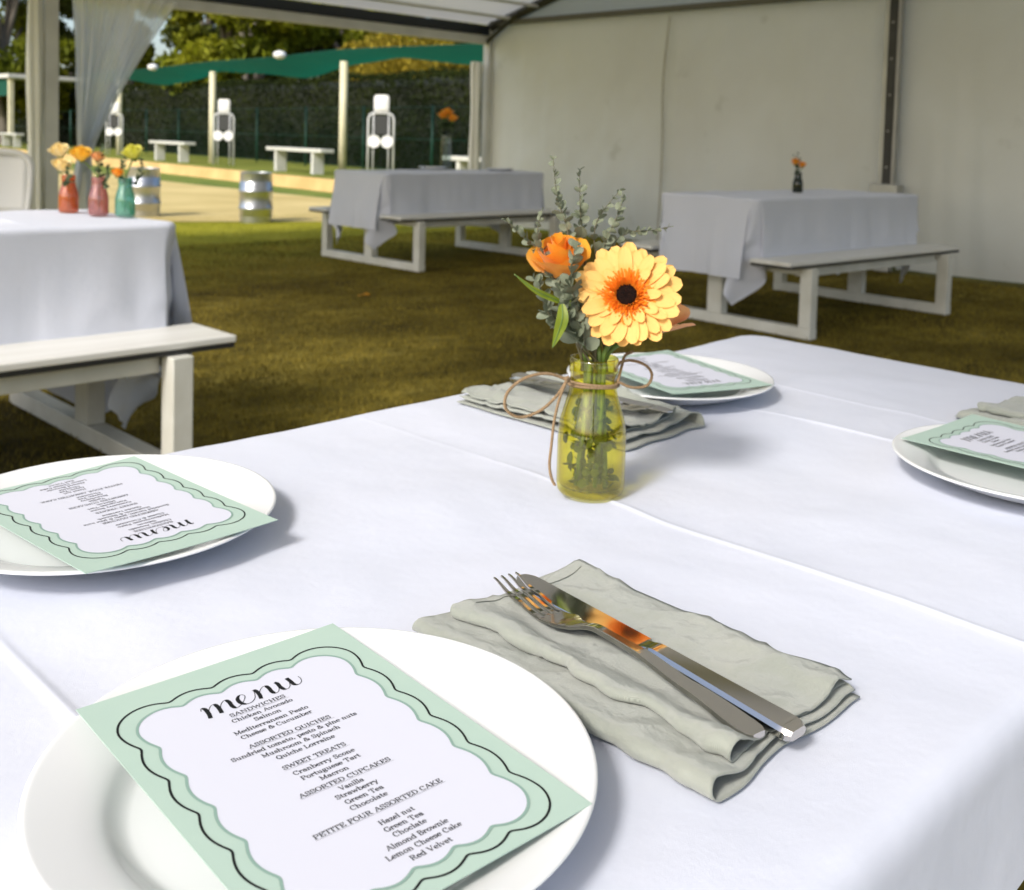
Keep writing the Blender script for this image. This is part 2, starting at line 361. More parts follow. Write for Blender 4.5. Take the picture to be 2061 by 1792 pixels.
# diagonal corner brace
tpart(MB().tube([(AW-0.07, BS-0.02, 2.30), (AW-0.07, BS-0.55, 2.62)], 0.03, 4), 'corner_brace', M['alu_dark'])
# roof sheets, one for each slope and bay
for (x0, x1) in ((AE, 3.70), (3.70, AW+0.05)):
    for s in (1, -1):
        ye = (BS+0.08) if s == 1 else (BN-0.08)
        P = [[(x0+(x1-x0)*i/10, RB+(ye-RB)*j/12, troof(RB+(ye-RB)*j/12)+0.05-0.03*math.sin(math.pi*i/10)*math.sin(math.pi*j/12)) for j in range(13)] for i in range(11)]
        tpart(MB().grid(P), 'roof_sheet', M['roof'], True)
# end wall sheets with soft vertical folds, hem bar and sewn seam
def wall_sheet(y0, y1, seed):
    ny, nz = 150, 60; P = []
    for i in range(ny+1):
        y = y0+(y1-y0)*i/ny; row = []
        for k in range(nz+1):
            t = k/nz; z = 0.02 + t*2.50
            fold = 0.030*fbm(y*3.0+seed, z*0.25, seed) + 0.020*fbm(y*8+seed, z*0.3+5, 1)*(1-t*0.5) + 0.012*fbm(y*5+z*3, z*2.2-y*2, seed+4)
            fold += 0.022*fbm(y*1.3, z*0.9+seed, 3)
            dp = min(abs(y-y0), abs(y-y1)); fold += 0.026*math.exp(-dp/0.45)*math.sin(y*9+z*3.2)*t
            fold *= min(1, dp/0.12)*min(1, (1-t)*8+0.05)
            belly = -0.05*math.sin(math.pi*t)*min(1, dp/0.6)
            row.append((AW+0.02+fold+belly*0.5+ (0.10*(1-t)**6), y, z))
        P.append(row)
    return MB().grid(P)
for (y0, y1, sd) in ((4.36, BS-0.04, 1.3), (BN+0.04, 4.30, 7.7)):
    ws = tpart(wall_sheet(y0, y1, sd), 'wall_sheet', M['pvc'], True)
    ws.data.polygons.foreach_set('use_smooth', [True]*len(ws.data.polygons))
M['seam'] = mat('welded_seam', (0.50, 0.48, 0.40), 0.6)
pts = [(AW-0.035+0.02*fbm(z*0.8, 4), 6.86+0.06*fbm(z*0.9, 2)+0.05*(1-z/2.5), z) for z in [0.05+0.12*i for i in range(21)]]
tpart(MB().tube(pts, 0.011, 6), 'seam', M['seam'])
M['tie'] = mat('tie_beam_paint', (0.12, 0.115, 0.085), 0.5)
tpart(MB().box(AW-0.06, AW+0.0, BN+0.1, BS-0.06, 2.50, 2.56, 0.006), 'tie_beam', M['tie'])
g = MB(); P = []
for i in range(41):
    y = BN+0.05+(BS-BN-0.1)*i/40; top = troof(y)+0.02
    P.append([(AW+0.01, y, 2.555+(top-2.555)*k/6 if top > 2.56 else 2.555+0.001*k) for k in range(7)])
tpart(MB().grid(P), 'gable_sheet', M['gable'], True)

# ------------------------------------------------------------------ tied-back curtain at the left pole and rolled sheet at the corner
def curtain_mat():
    m = bpy.data.materials.new('clear_plastic_curtain'); m.use_nodes = True; n = m.node_tree.nodes; L = m.node_tree.links; n.clear()
    o = n.new('ShaderNodeOutputMaterial'); t = n.new('ShaderNodeBsdfTransparent'); t.inputs[0].default_value = (0.86, 0.90, 0.93, 1)
    d = n.new('ShaderNodeBsdfDiffuse'); d.inputs[0].default_value = (0.82, 0.84, 0.86, 1); tr = n.new('ShaderNodeBsdfTranslucent'); tr.inputs[0].default_value = (0.82, 0.85, 0.88, 1)
    g = n.new('ShaderNodeBsdfGlossy'); g.inputs['Roughness'].default_value = 0.22
    a = n.new('ShaderNodeMixShader'); a.inputs[0].default_value = 0.5; L.new(d.outputs[0], a.inputs[1]); L.new(tr.outputs[0], a.inputs[2])
    b = n.new('ShaderNodeMixShader'); b.inputs[0].default_value = 0.78; L.new(t.outputs[0], b.inputs[1]); L.new(a.outputs[0], b.inputs[2])
    lw = n.new('ShaderNodeLayerWeight'); lw.inputs[0].default_value = 0.5; pw = n.new('ShaderNodeMath'); pw.operation = 'POWER'; pw.inputs[1].default_value = 5.0; L.new(lw.outputs['Facing'], pw.inputs[0])
    fr = n.new('ShaderNodeMath'); fr.operation = 'MULTIPLY_ADD'; fr.inputs[1].default_value = 0.9; fr.inputs[2].default_value = 0.05; L.new(pw.outputs[0], fr.inputs[0])
    c = n.new('ShaderNodeMixShader'); L.new(fr.outputs[0], c.inputs[0]); L.new(b.outputs[0], c.inputs[1]); L.new(g.outputs[0], c.inputs[2]); L.new(c.outputs[0], o.inputs[0])
    return m
M['curtain'] = curtain_mat()
cu = thing('tent_curtain', 'clear plastic curtain gathered and tied back against the left tent pole', 'curtain', (3.95, BS-0.10, 0))
P = []
NU, NV = 90, 70
for j in range(NV+1):
    t = j/NV; z = 2.32 - t*2.18; row = []
    zt_ = 0.86                                    # tie height
    if z > zt_:
        k = (z-zt_)/(2.32-zt_); wd = 0.09 + (1.02-0.09)*k**1.15; cx = 3.97 + (4.36-3.97)*k**1.15
    else:
        k = (zt_-z)/zt_; wd = 0.09+0.20*k**0.8; cx = 3.97-0.04*k
    for i in range(NU+1):
        u = i/NU; am = 0.035+0.02*math.sin(u*9)
        if z > zt_: am *= (1.15-0.55*k)
        y = am*math.sin(u*2*math.pi*9+0.8*math.sin(z*2.2+u*4)) + 0.02*fbm(u*9, z*2.5)
        row.append((cx+(u-0.5)*wd-3.95+0.012*fbm(u*6, z*3, 2), y, z))
    P.append(row)
MB().grid(P).build('sheet', M['curtain'], cu, True)
MB().tube([(0.02+0.062*math.cos(a), 0.062*math.sin(a), 0.86+0.004*math.sin(3*a)) for a in [2*math.pi*i/20 for i in range(21)]], 0.008, 6).build('tie_cord', M['paint'], cu, True)
def roll(name, label, x, y, rad, z0, z1, m, seed):
    P = []
    for k in range(41):
        z = z0+(z1-z0)*k/40; row = []
        for i in range(37):
            a = 2*math.pi*i/36; r = rad*(1+0.22*math.sin(5*a+seed+z*0.7)+0.12*fbm(math.cos(a)*2+seed, math.sin(a)*2, z*1.3))
            r *= 0.82+0.18*abs(math.sin((z-z0)*2.3+seed))
            row.append((r*math.cos(a), r*math.sin(a), z))
        P.append(row)
    o = MB().grid(P).build(name, m, None, True, loc=(x, y, 0)); return tag(o, label, 'sheet')
roll('rolled_sheet', 'rolled beige wall sheet strapped beside the left tent pole', 3.565, BS-0.02, 0.062, 0.02, 2.33, M['pvc'], 1.0)
roll('rolled_sheet', 'rolled pale wall sheet strapped beside the corner pole of the tent', AW-0.20, BS+0.02, 0.06, 0.02, 2.05, M['pvc'], 3.0)
# ================================================================== picnic tables
TL_, TW_, BL_ = 1.87, 0.715, 2.02
def make_table(label):
    t = thing('picnic_table', label, 'table', group='white picnic tables with attached benches')
    MB().box(-TL_/2, TL_/2, -TW_/2, TW_/2, 0.765, 0.792, 0.004).build('tabletop', M['seat'], t)
    for s in (1, -1):
        b = MB().box(-BL_/2, BL_/2, *sorted((s*0.375, s*0.655)), 0.432, 0.455, 0.005).build('bench_seat', M['seat'], t)
        MB().box(-BL_/2+0.004, BL_/2-0.004, *sorted((s*0.379, s*0.651)), 0.416, 0.431).build('edge_trim', M['black'], b)
        MB().box(-TL_/2+0.16, TL_/2-0.16, *sorted((s*0.535, s*0.60)), 0.355, 0.414, 0.004).build('seat_beam', M['paint'], b)
        MB().box(-TL_/2+0.12, TL_/2-0.12, *sorted((s*0.20, s*0.25)), 0.70, 0.763, 0.004).build('top_beam', M['paint'], t)
    for x in (-0.81, 0.81):
        MB().box(x-0.035, x+0.035, -0.69, 0.69, 0.004, 0.068, 0.005).build('floor_rail', M['paint'], t)
        MB().box(x-0.032, x+0.032, -0.055, 0.055, 0.0685, 0.764, 0.005).build('post', M['paint'], t)
        for s in (1, -1):
            MB().box(x-0.034, x+0.034, *sorted((s*0.610, s*0.688)), 0.0685, 0.414, 0.005).build('leg', M['paint'], t)
            MB().box(x-0.02, x+0.02, *sorted((s*0.056, s*0.609)), 0.37, 0.414, 0.004).build('seat_bracket', M['paint'], t)
            MB().tube([(x+0.033, s*0.65, 0.36), (x+0.040, s*0.65, 0.36)], 0.010, 8).build('bolt', M['alu'], t)
    return t

def ss(e0, e1, x):
    t = min(max((x-e0)/(e1-e0), 0), 1); return t*t*(3-2*t)

def make_cloth(name, label, dx, dy, nx, ny, seed, creases=(), dimple=True, flare=0.04, poke=0.14, fx=0.10, tuck=0.0, flap=0.0, still=(), rc=0.035, thick=0.0):
    """a rectangular cloth laid over the table: flat on top, rolled over the edge, hanging in a pleated tail at each corner"""
    cx, cy = TL_/2+0.006-rc, TW_/2+0.006-rc
    def axis(c, d, n):
        e = c+rc+d; a = np.linspace(-1, 1, n+1)
        base = list(a*e)
        for s in (1, -1):
            base += [s*(c+rc+q) for q in (-0.02, -0.01, -0.004, 0.002, 0.006, 0.010, 0.014, 0.018, 0.023, 0.03, 0.04, 0.06)]
            base += [s*q for q in (c+rc*0.3, c+rc*0.6, c)]
        for q in creases:
            if c > 0.5: base += [q+o for o in (-0.012, -0.008, -0.005, -0.003, -0.0015, 0, 0.0015, 0.003, 0.005, 0.008, 0.012)]
        base = sorted(base); outl = [base[0]]
        for q in base[1:]:
            if q-outl[-1] > 0.0008: outl.append(q)
        return outl
    X, Y = axis(cx, dx, nx), axis(cy, dy, ny); r = 0.016; P = []
    for s in X:
        row = []
        for t in Y:
            ds, dt = max(abs(s)-cx, 0), max(abs(t)-cy, 0); e = math.hypot(ds, dt)
            sx, sy = (1 if s > 0 else -1), (1 if t > 0 else -1)
            bx, by = min(abs(s), cx)*sx, min(abs(t), cy)*sy
            z = T; px, py = s, t
            if e > rc:
                h = e-rc; nxv, nyv = ds/e, dt/e; q = h/r
                if q < math.pi/2: o_, d_ = r*math.sin(q), r*(1-math.cos(q))
                else: o_, d_ = r, r+(h-r*math.pi/2)
                c2 = 2*nxv*nyv                                   # 1 on the corner diagonal
                hang = max(0, d_-r)
                o_ += flare*hang*(1-0.5*hang)
                if ds > 0 and dt > 0: o_ += hang*poke*c2*c2 - hang*0.10*math.sin(4*math.atan2(nyv, nxv))**2
                per = (t if ds > dt else s)
                o_ += hang*(0.10*fbm(per*4.2+seed, hang*0.8+seed, seed) + 0.05*fbm(per*11, hang*1.5, seed+3))
                ox = fx*min(hang, 0.34)*nxv - tuck*max(0, hang-0.34)*nxv; oy = -0.5*tuck*max(0, hang-0.36)*nyv
                if flap and ds > 0 and dt > 0:
                    w1 = 1-ss(0.55, 1.02, math.atan2(nyv, nxv)); sh = flap*hang*c2*(1+0.25*fbm(s*9, t*9, seed)); ox -= sh*(1-w1); oy -= sh*w1
                px = bx + sx*(nxv*(rc+o_)+ox); py = by + sy*(nyv*(rc+min(o_, 0.028 if hang > 0.25 else 1))+oy); z = T-d_
            top = 1-ss(rc*0.9, rc+0.03, e)
            if dimple:
                msk = min([1.0]+[ss(r0, r0+0.06, math.hypot(s-ax, t-ay)) for ax, ay, r0 in still])
                z += top*msk*(0.0050*fbm(s*2.6+seed, t*3.0, seed) + 0.0036*fbm(s*7+seed+t*2, t*4.6, seed+1) + 0.0012*fbm(s*21, t*14, seed+2))
                z += top*msk*0.0070*max(0, fbm(s*3.1+5+t*2, t*8+2+s*3, seed+6))**1.5
            for qi, q in enumerate(creases):
                dd = s-q-0.0035*fbm(t*4, q*7)
                amp = 0.0024*(0.65+0.5*fbm(t*6+q*9, seed))*(1 if qi % 2 == 0 else 0.75)
                z += top*amp*(1-0.75*ss(-0.05, 0.25, t))*(math.exp(-(dd/0.0034)**2) + 0.55*math.exp(-(dd/0.016)**2))
            row.append((px, py, z))
        P.append(row)
    o = MB().grid(P).build(name, M['cloth'], None, True)
    tag(o, label, 'tablecloth', 'white tablecloths on the picnic tables'); return o

SPOTS = [  # centre x, y, rotation
    (0.553, 0.578, 0.0), (0.735, 3.66, 0.0), (6.31, 7.26, 0.0), (6.31, 3.66, R(-3.5))]
LAB = ['near picnic table wholly hidden under its white tablecloth, set with plates and menus',
       'white picnic table at the left carrying three coloured bottle vases',
       'white picnic table at the back in front of the kegs and the open side',
       'white picnic table at the right beside the tent end wall']
CL = ['white tablecloth with sharp fold creases on the near set table, under the plates',
      'white tablecloth on the left table, under the orange, pink and green bottles',
      'shaded greyish white tablecloth on the back table next to the open side',
      'white tablecloth with long corner tails on the right table by the end wall']
proto = make_table(LAB[0]); tabs = [proto]
for i in range(1, 4):
    c = copy_tree(proto); c['label'] = LAB[i]; tabs.append(c)
for t_, (x, y, a) in zip(tabs, SPOTS): t_.location = (x, y, 0); t_.rotation_euler = (0, 0, a)
for i, (x, y, a) in enumerate(SPOTS):
    if i == 0:
        cl = make_cloth('tablecloth', CL[0], 0.30, 0.105, 260, 150, 2.0, creases=[q-x for q in (0.222, 0.702, 1.073, 1.205)],
            still=[(ax-x, ay-y, r0) for ax, ay, r0 in ((0.278, 0.397, 0.09), (0.343, 0.784, 0.09), (1.072, 0.79, 0.09), (1.052, 0.343, 0.09), (0.704, 0.601, 0.035), (0.49, 0.44, 0.085), (0.49, 0.33, 0.085), (0.895, 0.72, 0.085), (0.895, 0.85, 0.085), (1.30, 0.42, 0.1), (1.30, 0.32, 0.1))])
    else:
        cl = make_cloth('tablecloth', CL[i], (0.55 if i == 1 else 0.48), (0.50 if i == 1 else 0.42), 110, 80, 3.0+i*1.7, creases=(-0.4, 0.05, 0.5), poke=(0.02 if i == 1 else 0.10), fx=(0.20 if i == 1 else 0.12), tuck=0.0, flap=(0.50 if i == 1 else 0.30))
    cl.location = (x, y, 0); cl.rotation_euler = (0, 0, a)

# a hem band along the edge of the near cloth's hanging side
# ================================================================== beyond the tent
M['steel_keg'] = mat('brushed_keg_steel', (0.55, 0.57, 0.60), 0.30, metal=0.95, col2=(0.46, 0.48, 0.51), scale=5, stretch=(1, 1, 8), bump=0.0008, bscale=40)
def keg(label, x, y):
    t = thing('beer_keg', label, 'keg', (x, y, 0), 0.4, 'steel kegs standing on the lawn')
    prof = [(0.0, 0.035), (0.17, 0.035), (0.195, 0.06), (0.197, 0.15), (0.207, 0.165), (0.207, 0.185), (0.197, 0.2), (0.197, 0.36), (0.207, 0.375), (0.207, 0.395), (0.197, 0.41), (0.195, 0.50), (0.16, 0.535), (0.0, 0.545)]
    auto_smooth(MB().lathe(prof, 40).build('body', M['steel_keg'], t), 50)
    auto_smooth(MB().lathe([(0.186, 0.0), (0.192, 0.0), (0.196, 0.075), (0.190, 0.075)], 40, closed=True).build('foot_ring', M['steel_keg'], t), 50)
    top = MB()
    auto_smooth(MB().lathe([(0.188, 0.49), (0.194, 0.49), (0.192, 0.60), (0.196, 0.61), (0.19, 0.615), (0.186, 0.60)], 40, closed=True).build('top_ring', M['steel_keg'], t), 50)
    MB().lathe([(0.0, 0.57), (0.03, 0.57), (0.035, 0.54)], 20).build('valve', M['alu'], t, True)
    return t
keg('steel beer keg standing in the sun between the left and back tables', 6.84, 11.36)
keg('steel beer keg half hidden behind the green bottle on the left table', 6.04, 12.70)

# white benches along the bank
M['bench'] = mat('bench_paint', (0.62, 0.62, 0.56), 0.6, col2=(0.50, 0.50, 0.44), scale=3)
def bench(label, yc, ln=2.55):
    x = E(yc, 1.0)+0.02; t = thing('garden_bench', label, 'bench', (x, yc, zt+0.01), math.atan(-0.10), 'white benches along the bank')
    MB().box(-0.16, 0.16, -ln/2, ln/2, 0.455, 0.53, 0.01).build('seat', M['bench'], t)
    for s in (-1, 1):
        MB().box(-0.13, 0.13, s*(ln/2-0.42)-0.05, s*(ln/2-0.42)+0.05, -0.03, 0.454, 0.008).build('leg', M['bench'], t)
bench('white plank bench on the bank between two shade posts, directly behind the keg', 19.6)
bench('white bench on the bank further left, seen over the green bottle', 26.9)
bench('white bench at the far left edge behind the rolled sheet', 43.6)
bench('white bench on the bank beside the corner pole of the tent', 12.7)

# bowls scoreboards
M['white'] = mat('white_enamel', (0.80, 0.80, 0.78), 0.45, col2=(0.74, 0.74, 0.71), scale=4)
M['board'] = mat('blackboard', (0.03, 0.032, 0.03), 0.6)
M['tubew'] = mat('grey_white_tube', (0.60, 0.61, 0.60), 0.4)
def scoreboard(label, x, y):
    t = thing('scoreboard', label, 'scoreboard', (x, y, zt), -math.pi/4+0.0, 'tall white scoreboards on the bank')
    hw, h = 0.25, 1.30
    arch = [(-hw, 0, 0), (-hw, 0, h-0.12), (-hw+0.03, 0, h-0.04), (-hw+0.10, 0, h), (hw-0.10, 0, h), (hw-0.03, 0, h-0.04), (hw, 0, h-0.12), (hw, 0, 0)]
    MB().tube(arch, 0.022, 8).build('frame', M['tubew'], t, True)
    MB().tube([(-hw+0.10, 0, 0.02), (-hw+0.10, 0, h)], 0.014, 8).build('upright', M['tubew'], t, True)
    MB().tube([(hw-0.10, 0, 0.02), (hw-0.10, 0, h)], 0.014, 8).build('upright', M['tubew'], t, True)
    MB().box(-0.14, 0.14, -0.01, 0.01, 0.88, 1.25, 0.004).build('panel', M['board'], t)
    MB().box(-0.15, 0.15, -0.03, 0.03, h+0.02, h+0.36, 0.06).build('header', M['white'], t, True)
    for s in (-1, 1):
        p = [(0.125*math.cos(a), 0.0, 0.125*math.sin(a)) for a in [2*math.pi*i/28 for i in range(28)]]
        v = [(q[0]+s*0.13, -0.06, q[2]+0.74) for q in p] + [(q[0]+s*0.13, -0.028, q[2]+0.74) for q in p]
        mb = MB().add(v, [tuple(range(28)), tuple(range(55, 27, -1))] + [(i, i+28, (i+1) % 28+28, (i+1) % 28) for i in range(28)])
        mb.build('disc', M['white'], t)
scoreboard('tall white scoreboard with two round discs seen above the back table', 12.71, 16.52)
scoreboard('tall white scoreboard standing behind the shade post above the keg', 13.45, 23.9)
scoreboard('white scoreboard beside the tied-back curtain, above the green bottle', 14.2, 31.9)

# shade sail on cream posts
M['cream'] = mat('cream_post_paint', (0.66, 0.62, 0.42), 0.5, col2=(0.58, 0.54, 0.36), scale=4)
M['sail'] = mat('green_shade_cloth', (0.004, 0.115, 0.075), 0.75, col2=(0.004, 0.095, 0.062), scale=1.5, trans=0.35, transcol=(0.005, 0.17, 0.105))
sh = thing('shade_canopy', 'long green shade cloth canopy on cream posts along the bank', 'canopy', (E(18.65, 1.6), 18.65, zt))
px0, py0 = E(18.65, 1.6), 18.65
for b_ in (11.8, 18.65, 25.5, 32.75):
    MB().tube([(E(b_, 1.6)-px0, b_-py0, -0.05), (E(b_, 1.6)-px0, b_-py0, 2.42)], 0.085, 12).build('post', M['cream'], sh, True)
P = []
bs = np.linspace(10.4, 36.0, 130)
for b_ in bs:
    row = []
    ph = (b_-11.8)/6.9
    for k in range(9):
        v = k/8; sag = 0.20*math.sin(math.pi*(ph % 1.0))
        zf = 2.64 - 0.12*(1-min(1, max(0, (b_-13.0)/6.0))) + 0.015*math.sin(b_*0.8) - 0.03*sag
        zb = 2.42 + 0.15*math.cos((b_-18.4)/8.5*2*math.pi) + 0.03*math.sin(b_*1.9)
        row.append((E(b_, 1.45)-px0+v*1.35, b_-py0, zf+(zb-zf)*v - 0.10*math.sin(math.pi*v)))
    P.append(row)
MB().grid(P).build('shade_cloth', M['sail'], sh, True)
pe = [(E(b_, 1.44)-px0, b_-py0, 2.645-0.12*(1-min(1, max(0, (b_-13.0)/6.0)))+0.015*math.sin(b_*0.8)-0.006*math.sin(math.pi*(((b_-11.8)/6.9) % 1))) for b_ in bs]
MB().tube(pe, 0.012, 6).build('edge_cable', M['sail'], sh, True)
for b_ in (20.9, 28.8):
    lm = MB().lathe([(0.0, 2.58), (0.05, 2.58), (0.13, 2.62), (0.15, 2.68), (0.12, 2.74), (0.03, 2.77), (0.0, 2.77)], 20).build('lamp', M['white'], sh, True)
    lm.location = (E(b_, 1.2)-px0, b_-py0, -0.05)
# second shelter at the far left
s2 = thing('shelter', 'small green shelter with a grey roof edge behind the left tent pole', 'shelter', (15.6, 46.0, zt))
for yy in (-1.3, 6.0): MB().box(-0.09, 0.09, yy-0.09, yy+0.09, -0.4, 2.75, 0.01).build('post', M['cream'], s2)
MB().box(-0.2, 3.0, -1.6, 8.0, 2.76, 2.92, 0.01).build('roof', M['alu_pale'], s2)
MB().box(-0.05, 0.05, -1.2, 5.9, 2.05, 2.74).build('screen', M['sail'], s2)

# wire fence in front of the hedge
M['fence'] = mat('green_fence_steel', (0.006, 0.055, 0.035), 0.5)
fe = thing('wire_fence', 'green wire mesh fence with slim posts in front of the tall hedge', 'fence', (E(20, 3.4), 20, zt))
fx, fy = E(20, 3.4), 20
fb = np.arange(9.0, 60.0, 2.9)
for b_ in fb: MB().tube([(E(b_, 3.4)-fx, b_-fy, -0.05), (E(b_, 3.4)-fx, b_-fy, 1.55)], 0.028, 6).build('post', M['fence'], fe, True)
for z_ in (0.08, 0.8, 1.52): MB().tube([(E(9, 3.4)-fx, 9-fy, z_), (E(60, 3.4)-fx, 60-fy, z_)], 0.006, 4).build('wire', M['fence'], fe)
wm = MB()
for b_ in np.arange(9.0, 34.0, 0.16):
    for sgn in (1, -1):
        wm.tube([(E(b_, 3.4)-fx, b_-fy, 0.08), (E(b_+1.44*sgn*0.5, 3.4)-fx, b_+1.44*sgn*0.5-fy, 1.52)], 0.0022, 3, cap=False)
tag(wm.build('mesh_wire', M['fence'], fe), None, kind='stuff')

# ------------------------------------------------------------------ hedge, shrubs, trees
def leafcloud(C0, n, size, flat=0.0, tilt=None):
    """C0: (n,3) leaf centres -> array of random leaf quads"""
    n = len(C0); d = RNG.normal(size=(n, 3)); d /= np.linalg.norm(d, axis=1)[:, None]
    e = RNG.normal(size=(n, 3)); e -= (e*d).sum(1)[:, None]*d; e /= np.linalg.norm(e, axis=1)[:, None]
    s = RNG.uniform(size[0], size[1], n)[:, None]
    P = np.stack([C0-d*s, C0-e*s*0.45, C0+d*s, C0+e*s*0.45], 1)
    return P.reshape(-1, 3)
M['hedge'] = mat('hedge_leaves', (0.010, 0.017, 0.003), 0.75, spec=0.1, col2=(0.032, 0.042, 0.007), scale=0.9, detail=6, island=0.25, trans=0.2)
M['hedge_core'] = mat('hedge_core', (0.010, 0.014, 0.005), 0.9)
M['bark'] = mat('grey_bark', (0.10, 0.085, 0.065), 0.9, col2=(0.17, 0.15, 0.12), scale=4, stretch=(1, 1, 0.3), bump=0.02, bscale=12)
hd = thing('hedge', 'tall dark clipped hedge behind the wire fence and shade canopy', 'hedge', (E(20, 4.6), 20, zt))
hx, hy = E(20, 4.6), 20
P = []
for b_ in np.linspace(6, 64, 60):
    row = []
    top = 2.42 + 0.10*fbm(b_*0.35, 1) + 0.004*max(0, b_-22)
    for (ox, zz) in ((0.1, -0.1), (0.12, 1.0), (0.16, top-0.3), (0.5, top-0.1), (1.6, top-0.12), (1.9, -0.1)): row.append((E(b_, 4.6)-hx+ox, b_-hy, zz))
    P.append(row)
tag(MB().grid(P).build('core', M['hedge_core'], hd), None)
n = 60000
bb = 6+58*RNG.random(n)**1.3; zz = RNG.uniform(0, 1, n); topz = 2.45+0.10*np.sin(bb*0.8)*np.sin(bb*0.31)+0.004*np.maximum(0, bb-22)
ontop = RNG.random(n) < 0.25
x = np.where(ontop, RNG.uniform(0.1, 1.7, n), RNG.normal(0.06, 0.07, n)); z = np.where(ontop, topz+RNG.normal(0, 0.04, n), zz*topz)
C0 = np.stack([11.5+0.10*(bb-16.4)+4.6-hx+x, bb-hy, z], 1)
tag(obj('foliage', quads_np('foliage', leafcloud(C0, n, (0.03, 0.075))), M['hedge'], hd), None, kind='stuff')
M['gold'] = mat('golden_leaves', (0.20, 0.16, 0.012), 0.7, spec=0.2, col2=(0.36, 0.27, 0.025), scale=1.1, detail=5, island=0.35, trans=0.3)
M['leafA'] = mat('yellow_green_leaves', (0.11, 0.14, 0.008), 0.65, spec=0.2, col2=(0.27, 0.27, 0.014), scale=0.35, detail=5, island=0.4, trans=0.4)
M['leafB'] = mat('dark_green_leaves', (0.03, 0.045, 0.007), 0.65, spec=0.2, col2=(0.10, 0.115, 0.014), scale=0.4, detail=5, island=0.45, trans=0.3)
def tree(name, label, x, y, trunk_h, crown_h, rad, m, n, leaf, seed, cat='tree', group=None, shape=1.0):
    t = thing(name, label, cat, (x, y, zt), 0.0, group); rg = random.Random(seed); rn = np.random.default_rng(seed)
    mb = MB(); H = trunk_h+crown_h
    pts = spline([(0, 0, -0.1), (0.1*rg.uniform(-1, 1), 0.1*rg.uniform(-1, 1), trunk_h*0.5), (0.25*rg.uniform(-1, 1), 0.25*rg.uniform(-1, 1), trunk_h), (0.3*rg.uniform(-1, 1), 0.3*rg.uniform(-1, 1), trunk_h+crown_h*0.7)], 6)
    mb.tube(pts, [max(0.03, 0.055*H*0.55*(1-i/len(pts))**0.8) for i in range(len(pts))], 8); mb.build('trunk', M['bark'], t, True)
    cl = []
    for i in range(26):
        a = rg.uniform(0, 6.283); hh = rg.uniform(0, 1); rr = rad*math.sin(math.pi*min(1, 0.12+0.83*hh))**0.7*rg.uniform(0.45, 1.0)
        e = Vector((rr*math.cos(a), rr*math.sin(a), trunk_h*0.75+crown_h*hh)); cl.append((e, rad*rg.uniform(0.22, 0.42)))
        if i < 14:
            s = Vector((0, 0, trunk_h*rg.uniform(0.6, 1.0)+crown_h*hh*0.4)); md = (s+e)/2+Vector((0, 0, 0.15*rad))
            lb = MB().tube(spline([s, md, e], 4), [0.05*rad*(1-k/10)+0.008 for k in range(9)], 5); lb.build('limb', M['bark'], t, True)
    per = n//len(cl); Cs = []
    for e, r0 in cl:
        d = rn.normal(size=(per, 3)); d /= np.linalg.norm(d, axis=1)[:, None]; q = rn.random(per)**0.45
        Cs.append(np.array(e)+d*(q*r0)[:, None]*np.array([1, 1, 0.75]))
    obj('crown', quads_np('crown', leafcloud(np.concatenate(Cs), 0, leaf)), m, t)
    return t
TR = 'trees beyond the hedge'
TREES = [  # px of the crown centre in the measuring frame, distance, trunk, crown, radius, material, leaves
    ('leafy_tree', 'yellow green tree at the far left behind the small shelter', 10, 46, 2.2, 7.5, 3.0, 'leafA'),
    ('leafy_tree', 'dark evergreen tree behind the clear curtain', 170, 52, 2.5, 9.0, 3.4, 'leafB'),
    ('leafy_tree', 'sunlit yellow green tree above the left half of the shade canopy', 500, 40, 2.2, 6.5, 3.0, 'leafA'),
    ('leafy_tree', 'dark green tree filling the gap above the middle of the shade canopy', 610, 46, 2.2, 8.0, 3.1, 'leafB'),
    ('leafy_tree', 'dark slender tree just right of the bright sky gap', 415, 50, 2.5, 8.5, 2.3, 'leafB'),
    ('leafy_tree', 'dark green tree behind the golden bush', 800, 50, 2.2, 9.0, 3.6, 'leafB'),
    ('leafy_tree', 'yellow green tree behind the top of the clear curtain', 255, 44, 2.2, 7.0, 2.2, 'leafA'),
    ('leafy_tree', 'tall yellow green tree above the left lamp of the canopy', 455, 43, 2.2, 8.0, 2.4, 'leafA'),
    ('leafy_tree', 'yellow green tree left of the golden bush', 700, 44, 2.2, 7.0, 2.8, 'leafA'),
    ('leafy_tree', 'green tree behind the corner of the tent', 960, 52, 2.2, 8.5, 3.4, 'leafA'),
]
for i, (nm, lb, px_, dist, th_, ch_, rd_, mt) in enumerate(TREES):
    p = pix(px_, 300, dist); tree(nm, lb, p.x, p.y, th_, ch_, rd_, M[mt], 13000, (0.11, 0.25), 40+i, group=TR)
